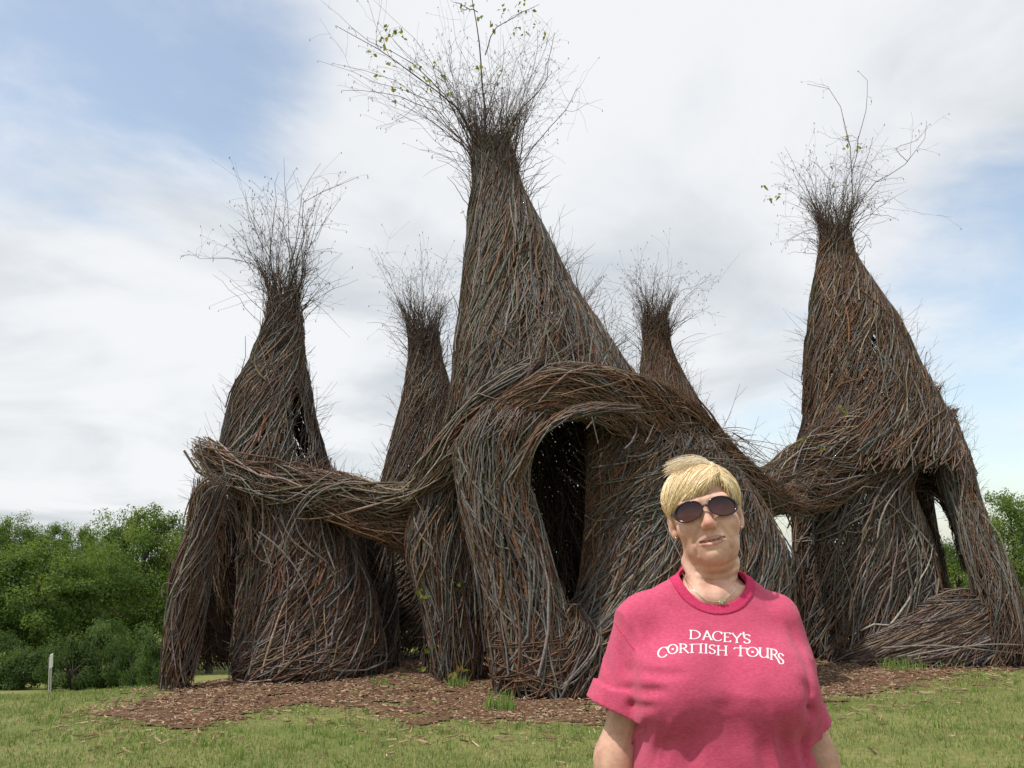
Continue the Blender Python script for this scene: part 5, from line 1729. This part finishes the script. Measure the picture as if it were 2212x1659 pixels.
def groove(a, b, depth, sig):
    pa, pb = W(*a, -.1), W(*b, -.1)
    sl, X0, Y0, Z0 = S_.sub((min(pa[0], pb[0]) - .06, YW - .26, min(pa[2], pb[2]) - .06), (max(pa[0], pb[0]) + .06, YW + .02, max(pa[2], pb[2]) + .06))
    vx, vz = pb[0] - pa[0], pb[2] - pa[2]
    h = np.clip(((X0 - pa[0]) * vx + (Z0 - pa[2]) * vz) / (vx * vx + vz * vz), 0, 1)
    d2 = (X0 - pa[0] - h * vx) ** 2 + (Z0 - pa[2] - h * vz) ** 2
    sg_ = sig * (1.15 - .5 * h)
    S_.F[sl] += (depth * np.sin(np.pi * np.clip(h * .85 + .12, 0, 1)) * np.exp(-d2 / sg_ ** 2) + 0 * Y0).astype(np.float32)


for a, b, dp, sg_ in (((1368, 1452), (1470, 1446), .007, .012), ((1366, 1490), (1432, 1478), .010, .013), ((1364, 1528), (1410, 1512), .008, .012), ((1398, 1545), (1382, 1659), .007, .012),
                      ((1436, 1548), (1418, 1670), .008, .016), ((1490, 1560), (1476, 1670), .006, .016), ((1748, 1545), (1714, 1500), .008, .014), ((1738, 1500), (1700, 1452), .006, .013),
                      ((1668, 1566), (1704, 1680), .009, .018), ((1712, 1560), (1740, 1680), .008, .014), ((1620, 1580), (1648, 1690), .006, .016),
                      ((1372, 1300), (1380, 1410), .004, .012), ((1716, 1340), (1738, 1470), .005, .012), ((1318, 1420), (1330, 1490), .004, .010), ((1350, 1400), (1352, 1480), .004, .010),
                      ((1728, 1600), (1728, 1440), .0062, .012), ((1371, 1556), (1367, 1410), .0052, .011)):
    groove(a, b, dp, sg_)
# hollow it and cut neck, hem and sleeve ends
inn = np.maximum(S_.F, PRE) + .0085
inn = np.where(S_.F - PRE > .0015, PRE + .017, inn)
S_.F = np.maximum(S_.F, -inn)
NC = W(1536, 1266, -.012)
NA = norm(np.array([.03, -.62, .78]))


def neckhole(X_, Y_, Z_):
    x, y, z = X_ - NC[0], Y_ - NC[1], Z_ - NC[2]
    rel = x * NA[0] + y * NA[1] + z * NA[2]
    dx, dy, dz = x - rel * NA[0], y - rel * NA[1], z - rel * NA[2]
    return np.sqrt(dx * dx + (dy * dy + dz * dz) / .92) - .0745


CF = Field(gaxis([(NC[0] - .115, NC[0] + .115, .0022)]), gaxis([(NC[1] - .125, NC[1] + .125, .0024)]), gaxis([(NC[2] - .10, NC[2] + .09, .0022)]))
up_ = S_.F
for ax in range(3):
    a_, b_ = S_.ax[ax], CF.ax[ax]
    i0 = np.clip(np.searchsorted(a_, b_) - 1, 0, len(a_) - 2)
    g_ = ((b_ - a_[i0]) / (a_[i0 + 1] - a_[i0])).astype(np.float32)
    g_ = np.clip(g_, 0, 1.5).reshape([-1 if q == ax else 1 for q in range(3)])
    up_ = np.take(up_, i0, ax) * (1 - g_) + np.take(up_, i0 + 1, ax) * g_
nh_ = neckhole(CF.ax[0][:, None, None], CF.ax[1][None, :, None], CF.ax[2][None, None, :])
ang_ = np.arctan2(CF.ax[0][:, None, None] - NC[0], NC[1] - CF.ax[1][None, :, None]) + 0 * nh_
rib_ = .0005 * np.sin(ang_ * 150)
CF.F = np.maximum(np.maximum(up_ - .0034 - rib_, nh_ - .0185), -(nh_ + .0015)).astype(np.float32)
above = lambda X_, Y_, Z_: .028 + .28 * (Y_ - NC[1]) - (Z_ - NC[2]) + 0 * X_
CF.F = np.maximum(CF.F, -above(CF.ax[0][:, None, None], CF.ax[1][None, :, None], CF.ax[2][None, None, :])).astype(np.float32)
S_.add(neckhole, NC - .13, NC + .13, .003, 's')
S_.add(above, NC - np.array([.095, .2, .12]), NC + np.array([.095, .2, .15]), .002, 's')
S_.add(lambda a, b, c_: (c_ - .87) + 0 * a + 0 * b, (sx[0], sy[0], sz[0] - .02), (sx[-1], sy[-1], .89), .002, 's')
for (ox, oy), (ix, iy), sd_ in (((1283, 1512), (1372, 1548), -1), ((1781, 1560), (1716, 1590), 1)):
    o_, i_ = W(ox, oy, .005), W(ix, iy, .005)
    e_ = (o_ + i_) / 2
    n_ = norm(np.array([-(o_ - i_)[2], 0, (o_ - i_)[0]]))
    if n_[2] > 0:
        n_ = -n_
    ext = np.linalg.norm(o_ - i_) / 2 + .012

    def below(X_, Y_, Z_, e_=e_, n_=n_, ext=ext, sd_=sd_):
        h = (X_ - e_[0]) * n_[0] + (Z_ - e_[2]) * n_[2]
        tx, tz_ = n_[2], -n_[0]
        w_ = (X_ - e_[0]) * tx + (Z_ - e_[2]) * tz_
        return np.maximum(-h, np.maximum(sd_ * w_ - ext + .010, -sd_ * w_ - ext - .02)) + 0 * Y_
    S_.add(below, e_ - np.array([.08, .16, .13]), e_ + np.array([.08, .16, .03]), .002, 's')
V_, Q_ = S_.mesh()
shirt_bvh = BVHTree.FromPolygons([Vector(v) for v in V_.tolist()], Q_.tolist())
shirt = obj('t_shirt', mesh('t_shirt', V_ - PB, Q_, M['shirt']), person)


def on_shirt(px, py, lift=.0006):
    o_ = Vector((0, 0, CAM_H))
    d_ = (Vector(P(px, py, 1.0)) - o_).normalized()
    hit, nm_, _, dist = shirt_bvh.ray_cast(o_, d_)
    if hit is None:
        hit, nm_ = Vector(P(px, py, YW - .12)), Vector((0, -1, 0))
    if nm_.dot(d_) > 0:
        nm_ = -nm_
    return np.array(hit - d_ * lift), np.array(nm_)


# ribbed collar
V_, Q_ = CF.mesh()
obj('collar', mesh('collar', V_ - PB, Q_, M['rib']), shirt)

# printed lettering, strokes in print space
def arc(cx, cy, rx, ry, a0, a1, n=18):
    a = np.linspace(R(a0), R(a1), n)
    return [(cx + rx * math.cos(t_), cy + ry * math.sin(t_)) for t_ in a]


def serif(x, y, w_=.13):
    return [(x - w_, y), (x + w_, y)]


GLY = {
    'D': [[(.18, 0), (.18, 1)], [(.05, .02), (.35, .02)] + arc(.36, .5, .60, .48, -90, 90) + [(.05, .98)]],
    'A': [[(.46, 0), (.10, 1)], [(.46, 0), (.88, 1)], [(.24, .66), (.72, .66)], serif(.10, .99, .10), serif(.88, .99, .12)],
    'C': [arc(.55, .5, .48, .50, -42, -318, 30), [(.91, .06), (.91, .26)]],
    'E': [[(.22, 0), (.22, 1)], [(.06, .02), (.88, .02), (.88, .14)], [(.22, .48), (.74, .48)], [(.06, .98), (.92, .98), (.92, .84)]],
    'Y': [[(.08, 0), (.50, .55)], [(.92, 0), (.50, .55)], [(.50, .55), (.50, 1)], serif(.08, .01, .10), serif(.92, .01, .10), serif(.5, .99, .14)],
    'S': [[(.84, .18), (.84, .10)] + arc(.5, .27, .36, .25, -30, -180, 12) + [(.22, .40), (.78, .60)] + arc(.5, .74, .38, .25, -10, 150, 14) + [(.14, .80)]],
    "'": [[(.6, 0), (.4, 1)]],
    'O': [arc(.5, .5, .46, .50, 0, 360, 34), [(.47, .5), (.53, .5)]],
    'R': [[(.2, 0), (.2, 1)], [(.04, .02), (.40, .02)] + arc(.42, .26, .34, .24, -90, 90, 12) + [(.2, .50)], [(.48, .50), (.95, 1)], serif(.2, .99, .14), serif(.93, .99, .08)],
    'N': [[(.18, .10), (.18, 1)], [(.02, .12), (.20, .06), (.80, .02), (.96, -.04)], [(.80, .02), (.80, 1)], serif(.18, .99, .13), serif(.80, .99, .14)],
    'I': [[(.5, 0), (.5, 1)], serif(.5, .01, .28), serif(.5, .99, .28)],
    'H': [[(.18, 0), (.18, 1)], [(.82, 0), (.82, 1)], [(.18, .48), (.82, .48)], serif(.18, .01), serif(.82, .01), serif(.18, .99), serif(.82, .99)],
    'T': [[(.5, -.06), (.5, 1)], [(.03, .30), (.06, .18), (.94, .18), (.97, .30)], serif(.5, .99, .15), serif(.5, -.05, .07)],
    'U': [[(.16, 0), (.16, .62)] + arc(.48, .64, .32, .34, 180, 0, 14)[::1] + [(.80, 0)], serif(.16, .01, .12), serif(.80, .01, .12), [(.80, .6), (.82, 1), (.95, .98)]],
}
GLY['U'][0] = [(.16, 0), (.16, .62)] + arc(.48, .62, .32, .36, 180, 0, 14) + [(.80, 0)]
TXT = [('D', 918, 505, 1012, 578), ('A', 1026, 510, 1112, 584), ('C', 1108, 516, 1192, 592), ('E', 1196, 526, 1262, 601), ('Y', 1266, 532, 1350, 607), ("'", 1356, 522, 1370, 546), ('S', 1358, 540, 1422, 613),
       ('C', 662, 646, 746, 726), ('O', 745, 622, 828, 697), ('R', 834, 616, 918, 690), ('N', 922, 616, 1038, 690), ('I', 1036, 618, 1080, 694), ('S', 1078, 623, 1138, 698), ('H', 1140, 632, 1236, 710),
       ('T', 1284, 636, 1392, 716), ('O', 1388, 645, 1484, 720), ('U', 1482, 650, 1578, 730), ('R', 1574, 660, 1652, 748), ('S', 1640, 694, 1694, 780)]
SK = {11: -.05, 7: 0}
lv, lf, ln_ = [], [], 0
for ti, (ch, x0, y0, x1, y1) in enumerate(TXT):
    tilt = {7: -.26, 8: -.08, 16: .06, 17: .14, 18: .30}.get(ti, .03)
    for st in GLY[ch]:
        p = np.array([(x0 + a * (x1 - x0), y0 + b * (y1 - y0) + tilt * (a - .5) * (x1 - x0)) for a, b in st])
        seg = np.r_[0, np.cumsum(np.linalg.norm(np.diff(p, axis=0), axis=1))]
        n_ = max(3, int(seg[-1] / 5))
        g_ = np.linspace(0, seg[-1], n_)
        q_ = np.stack([np.interp(g_, seg, p[:, i]) for i in range(2)], -1)
        tg_ = norm(np.gradient(q_, axis=0))
        dot = ch == 'O' and len(st) == 2
        wd = np.full(n_, 6.5) if dot else 2.6 + 4.0 * np.abs(tg_[:, 1]) ** 1.3
        if dot:
            q_ = q_ + tg_ * np.linspace(-5, 5, n_)[:, None]
        nn_ = np.stack([-tg_[:, 1], tg_[:, 0]], -1)
        q_[0] -= tg_[0] * 1.5; q_[-1] += tg_[-1] * 1.5
        for sgn in (-1, 1):
            for i in range(n_):
                z_ = q_[i] + nn_[i] * wd[i] * sgn
                lv.append(on_shirt(1244.2 + z_[0] * .2656, 1226.9 + z_[1] * .2656)[0])
        i_ = np.arange(n_ - 1)
        lf.append(np.stack([ln_ + i_, ln_ + i_ + 1, ln_ + n_ + i_ + 1, ln_ + n_ + i_], -1))
        ln_ += 2 * n_
obj('lettering', mesh('lettering', np.array(lv) - PB, np.concatenate(lf), M['ink']), shirt, 'stuff')

# shoulder seams
for pts2 in ([(1328, 1346), (1346, 1372), (1370, 1404)],):
    g_ = np.linspace(0, len(pts2) - 1, 16)
    a = np.array(pts2, float)
    q_ = np.stack([np.interp(g_, np.arange(len(a)), a[:, i]) for i in range(2)], -1)
    p_ = np.array([on_shirt(x_, y_, .0003)[0] for x_, y_ in q_])
    if np.linalg.norm(np.diff(p_, axis=0), axis=1).max() > .05:
        continue
    v, f_, _ = tubes(p_[None], np.full((1, 16), .0011), np.broadcast_to([0, -1., 0], (1, 16, 3)), 5)
    obj('seam', mesh('seam', v - PB, f_, M['rib']), shirt)

# trousers and shoes (below the picture)
xs_ = gaxis([(ctr - .27, ctr + .27, .010)]); ys__ = gaxis([(YW - .22, YW + .22, .010)]); zs_ = gaxis([(pz0 + .03, 1.04, .012)])
T_ = Field(xs_, ys__, zs_)
T_.ell((ctr, YW + .005, .93), (.198, .145, .17), .06)
for s_ in (-1, 1):
    T_.cap((ctr + s_ * .095, YW, .88), (ctr + s_ * .115, YW - .012, .47), .112, .082, .04)
    T_.cap((ctr + s_ * .115, YW - .012, .47), (ctr + s_ * .125, YW + .015, .10), .082, .072, .03)
V_, Q_ = T_.mesh()
obj('trousers', mesh('trousers', V_ - PB, Q_, M['denim']), person)
for s_ in (-1, 1):
    H_ = Field(gaxis([(ctr + s_ * .14 - .08, ctr + s_ * .14 + .08, .008)]), gaxis([(YW - .24, YW + .12, .008)]), gaxis([(pz0 - .01, pz0 + .16, .008)]))
    H_.cap((ctr + s_ * .125, YW + .03, pz0 + .052), (ctr + s_ * .152, YW - .16, pz0 + .040), .050, .044, .02)
    H_.cap((ctr + s_ * .125, YW + .02, pz0 + .06), (ctr + s_ * .125, YW + .02, pz0 + .11), .05, .05, .02)
    H_.add(lambda a, b, c_: (c_ - pz0 - .004) + 0 * a + 0 * b, (H_.ax[0][0], H_.ax[1][0], pz0 - .03), (H_.ax[0][-1], H_.ax[1][-1], pz0 + .01), .004, 's')
    V_, Q_ = H_.mesh()
    obj('shoe', mesh('shoe', V_ - PB, Q_, M['shoe']), person)

# --- sunglasses
gl = bpy.data.objects.new('sunglasses', None)
COL.objects.link(gl); gl.parent = person
LCX, LRX, LRZ = .0368, .0298, .0208


def lens_pt(cx, fx, fz):
    x = cx + fx; z = .001 + fz - .10 * fx * np.sign(cx)
    return np.stack([x, -.1000 + 4.8 * x * x + .10 * (z), z], -1)


for s_ in (-1, 1):
    rr, aa = np.meshgrid(np.linspace(0, 1, 9), np.linspace(0, 2 * np.pi, 40, endpoint=False), indexing='ij')
    fx, fz = LRX * rr * np.cos(aa), LRZ * rr * np.sin(aa)
    v = lens_pt(s_ * LCX, fx, fz)
    v[..., 1] -= .002 * (1 - rr ** 2)
    i_ = np.arange(8)[:, None] * 40 + np.arange(40)[None]; j_ = np.arange(8)[:, None] * 40 + (np.arange(40)[None] + 1) % 40
    gr = np.clip((fz / LRZ + 1) / 2, 0, 1).reshape(-1, 1)
    tint = np.array([.135, .052, .046]) * (1 - gr) ** 1.5 + np.array([.008, .005, .010]) * (1 - (1 - gr) ** 1.3)
    obj('lens', mesh('lens', hw(v.reshape(-1, 3)) - PB, np.stack([i_, j_, j_ + 40, i_ + 40], -1).reshape(-1, 4), M['lens'], tint), gl)
    a = np.linspace(0, 2 * np.pi, 49)
    ro = lens_pt(s_ * LCX, LRX * np.cos(a) * 1.02, LRZ * np.sin(a) * 1.02)
    outer = np.clip(np.cos(a) * s_, 0, 1)
    rad_ = .0017 + .0020 * outer ** 2
    v, f_, _ = tubes(hw(ro)[None], rad_[None], np.broadcast_to(HR @ np.array([0, -1., 0]), (1, 49, 3)), 8)
    obj('rim', mesh('rim', v - PB, f_, M['frame']), gl)
    te = np.array([lens_pt(s_ * LCX, np.array(s_ * LRX * 1.02), np.array(.004)), [s_ * .0735, -.052, .004], [s_ * .0755, -.02, .004], [s_ * .0770, .012, .001], [s_ * .0760, .034, -.012]])
    g_ = np.linspace(0, 4, 17)
    te = np.stack([np.interp(g_, np.arange(5), te[:, i]) for i in range(3)], -1)
    v, f_, _ = tubes(hw(te)[None], np.full((1, 17), .0026), np.broadcast_to(HR @ np.array([1., 0, 0]), (1, 17, 3)), 8)
    obj('temple', mesh('temple', v - PB, f_, M['frame']), gl)
br = np.array([[-.0062, -.0998, .005], [-.003, -.1015, .0075], [0, -.1020, .008], [.003, -.1015, .0075], [.0062, -.0998, .005]])
v, f_, _ = tubes(hw(br)[None], np.full((1, 5), .0024), np.broadcast_to(HR @ np.array([0, 0, 1.]), (1, 5, 3)), 8)
obj('bridge', mesh('bridge', v - PB, f_, M['frame']), gl)

# --- necklace with a little cross
body_o = [o for o in person.children if o.name.startswith('body')][0]
bm_ = body_o.data
bvh_b = BVHTree.FromPolygons([v.co + Vector(PB) for v in bm_.vertices], [list(p_.vertices) for p_ in bm_.polygons])


def on_body(px, py, lift=.0015):
    o_ = Vector((0, 0, CAM_H))
    d_ = (Vector(P(px, py, 1.0)) - o_).normalized()
    h_ = bvh_b.ray_cast(o_, d_)[0]
    return np.array(h_ - d_ * lift) if h_ else P(px, py, YW - .06)


kx = np.linspace(1474, 1596, 30)
nk = np.array([on_body(x_, 1300 - 60 * abs((x_ - 1545) / 70) ** 2.0 * (1.0 if x_ < 1545 else 1.25)) for x_ in kx])
nkl = bpy.data.objects.new('necklace', None)
COL.objects.link(nkl); nkl.parent = person
v, f_, _ = tubes(nk[None], np.full((1, 30), .0007), np.broadcast_to([0, -1., 0], (1, 30, 3)), 5)
obj('chain', mesh('chain', v - PB, f_, M['silver']), nkl)
c0 = on_body(1561, 1299, .004)
ax_ = norm(np.array([.88, 0, .42])); az_ = np.array([-.42, 0, .88])
cv = []
for (a, b, ha, hb) in ((.0, 0, .0085, .0014), (-.003, 0, .0014, .0052)):
    bv_, bf_ = box(0, 0, 0, 1, 1, 1)
    cv.append((c0 + ax_ * (a + bv_[:, :1] * 2 * ha) + az_ * (bv_[:, 2:] * 2 * hb) + np.array([0, 1., 0]) * bv_[:, 1:2] * (.0016 if ha > hb else .0022), bf_))
obj('cross_pendant', mesh('cross_pendant', np.concatenate([c_[0] for c_ in cv]) - PB, np.concatenate([cv[0][1], cv[1][1] + 8]), M['silver'], smooth=False), nkl)

# --- hair: a cap with combed strands, parted high on the right of the picture
HCEN, HRAD = np.array([0, .026, .034]), np.array([.0870, .112, .0800])


def on_cap(d, off=0.0):
    d = norm(d)
    q_ = HCEN + d * (HRAD + np.asarray(off)[..., None] if np.ndim(off) else d * 0 + d * HRAD + 0) if False else HCEN + d * HRAD * (1 + np.asarray(off)[..., None])
    return q_


PART = np.array([(.50, -.70, .50), (.46, -.42, .78), (.38, .0, .93), (.30, .40, .86), (.2, .8, .55)])


def part(s_):
    return norm(np.stack([np.interp(s_, np.linspace(0, 1, 5), PART[:, i]) for i in range(3)], -1))


# end lines of the strands (directions from the cap's centre)
FRINGE = np.array([(.46, -.80, .38), (.18, -.96, .20), (-.12, -.99, .04), (-.36, -.92, -.10), (-.62, -.76, -.22), (-.82, -.54, -.34), (-.94, -.22, -.52), (-.95, .10, -.60), (-.80, .5, -.75), (0, .98, -.9)])
RSIDE = np.array([(.54, -.76, .34), (.66, -.72, .02), (.80, -.55, -.30), (.90, -.34, -.50), (.93, -.05, -.58), (.88, .3, -.66), (0, .98, -.9)])
HCOL = np.array([[.80, .60, .33], [.86, .70, .44], [.68, .48, .25], [.90, .78, .58], [.50, .35, .18], [.78, .62, .40]])


def strands(n, s_rng, ends, e_rng, lift, rad, sag=0.0, seed=1, swirl=.25):
    r_ = np.random.default_rng(seed)
    s0 = r_.uniform(*s_rng, n)
    A = part(s0) + r_.normal(0, .02, (n, 3))
    es = r_.uniform(*e_rng, n)
    E = np.stack([np.interp(es, np.linspace(0, 1, len(ends)), ends[:, i]) for i in range(3)], -1)
    ln_e = np.linalg.norm(E, axis=1, keepdims=True)
    E = norm(E + r_.normal(0, .03, (n, 3)) + r_.normal(0, .09, (n, 1)) * np.array([.3, -.1, 1.0]) * (r_.random((n, 1)) < .35))
    K = 12
    k = np.linspace(0, 1, K)
    om = np.arccos(np.clip((norm(A) * E).sum(1), -1, 1))[:, None]
    so = np.sin(om) + 1e-6
    d = (np.sin((1 - k)[None] * om) / so)[..., None] * norm(A)[:, None] + (np.sin(k[None] * om) / so)[..., None] * E[:, None]
    bump_ = swirl * np.sin(k * np.pi)[None, :, None]
    d = norm(d + bump_ * np.array([-.15, -.42, .18]) * (A[:, 0:1, None] * 0 + 1))
    cl = .018 * vnoise(np.stack([s0 * 9, es * 14, 0 * s0], -1), 1.0, seed)
    off = r_.uniform(*lift, n)[:, None] * (1 - .25 * k[None]) + cl[:, None] + .010 * np.sin(k[None] * r_.uniform(3, 7, n)[:, None] + r_.uniform(0, 6, n)[:, None]) * r_.uniform(.2, 1, n)[:, None]
    lo_ = np.minimum(0, -(.06) * np.clip(k - .75, 0, 1) * 4)[None]
    q_ = HCEN + d * HRAD * (1 + off + lo_)[..., None]
    rr = r_.uniform(*rad, n)[:, None] * np.interp(k, [0, .1, .7, 1], [.6, 1, .9, .3])[None]
    col = HCOL[r_.choice(6, n, p=[.3, .28, .14, .12, .08, .08])] * r_.uniform(.88, 1.10, (n, 1)) * (1 + .20 * vnoise(np.stack([s0 * 16, es * 22, 0 * s0], -1), 1.0, seed + 5))[:, None]
    nrm_ = d @ HR.T
    return hw(q_), rr, nrm_, col


hb = Bag()
for a in ((3800, (0, .75), FRINGE, (.0, .66), (.012, .070), (.0006, .0012), 0, 3, .20),
          (1800, (.1, 1), FRINGE, (.45, 1), (.0, .06), (.0007, .0014), 0, 4, .1),
          (2200, (0, 1), RSIDE, (0, 1), (.0, .05), (.0006, .0012), 0, 5, .0),
          (700, (0, .5), FRINGE, (.02, .6), (.06, .10), (.0005, .0009), 0, 6, .24)):
    p_, r_, n_, c_ = strands(*a)
    hb.add(*tubes(p_, r_, n_, 4, c_))
# wisps blown up and to the left off the crown
rw = np.random.default_rng(9)
n = 420
s0 = rw.uniform(.15, .6, n)
A = HCEN + part(s0) * HRAD * 1.03
k = np.linspace(0, 1, 10)
d1 = norm(np.array([-.55, -.1, .55]) + rw.normal(0, .12, (n, 3)))
Lw = rw.uniform(.04, .10, n)
q_ = A[:, None] + d1[:, None] * (Lw[:, None] * k)[..., None] + np.array([-.5, 0, -.75]) * (Lw[:, None] * k ** 2 * .75)[..., None]
hb.add(*tubes(hw(q_), np.repeat(rw.uniform(.0006, .0011, n)[:, None], 10, 1) * np.interp(k, [0, 1], [1, .4])[None], np.broadcast_to([0, -1., .2], q_.shape), 3, np.array([[.80, .70, .54]]) * rw.uniform(.8, 1.2, (n, 1))))
hair = obj('hair', hb.build('hair', M['hair'], PB), person, 'stuff')
# under-cap so no scalp shows between the strands
C_ = Field(gaxis([(HC[0] - .13, HC[0] + .13, .004)]), gaxis([(YW - .12, YW + .17, .004)]), gaxis([(HC[2] - .12, HC[2] + .15, .004)]))
C_.ell(hw(HCEN), HRAD * .985, .01, 'u', HR)
C_.ell(hw((.036, -.080, .010)), (.052, .050, .066), .012, 's', HR)
C_.ell(hw((-.02, -.10, .0)), (.07, .05, .042), .012, 's', HR)
C_.ell(hw((0, -.080, -.055)), (.085, .075, .062), .012, 's', HR)
C_.ell(hw((0, -.02, -.085)), (.12, .085, .062), .015, 's', HR)
V_, Q_ = C_.mesh()
obj('hair_cap', mesh('hair_cap', V_ - PB, Q_, M['hair'], np.tile([.40, .27, .12], (len(V_), 1))), person)
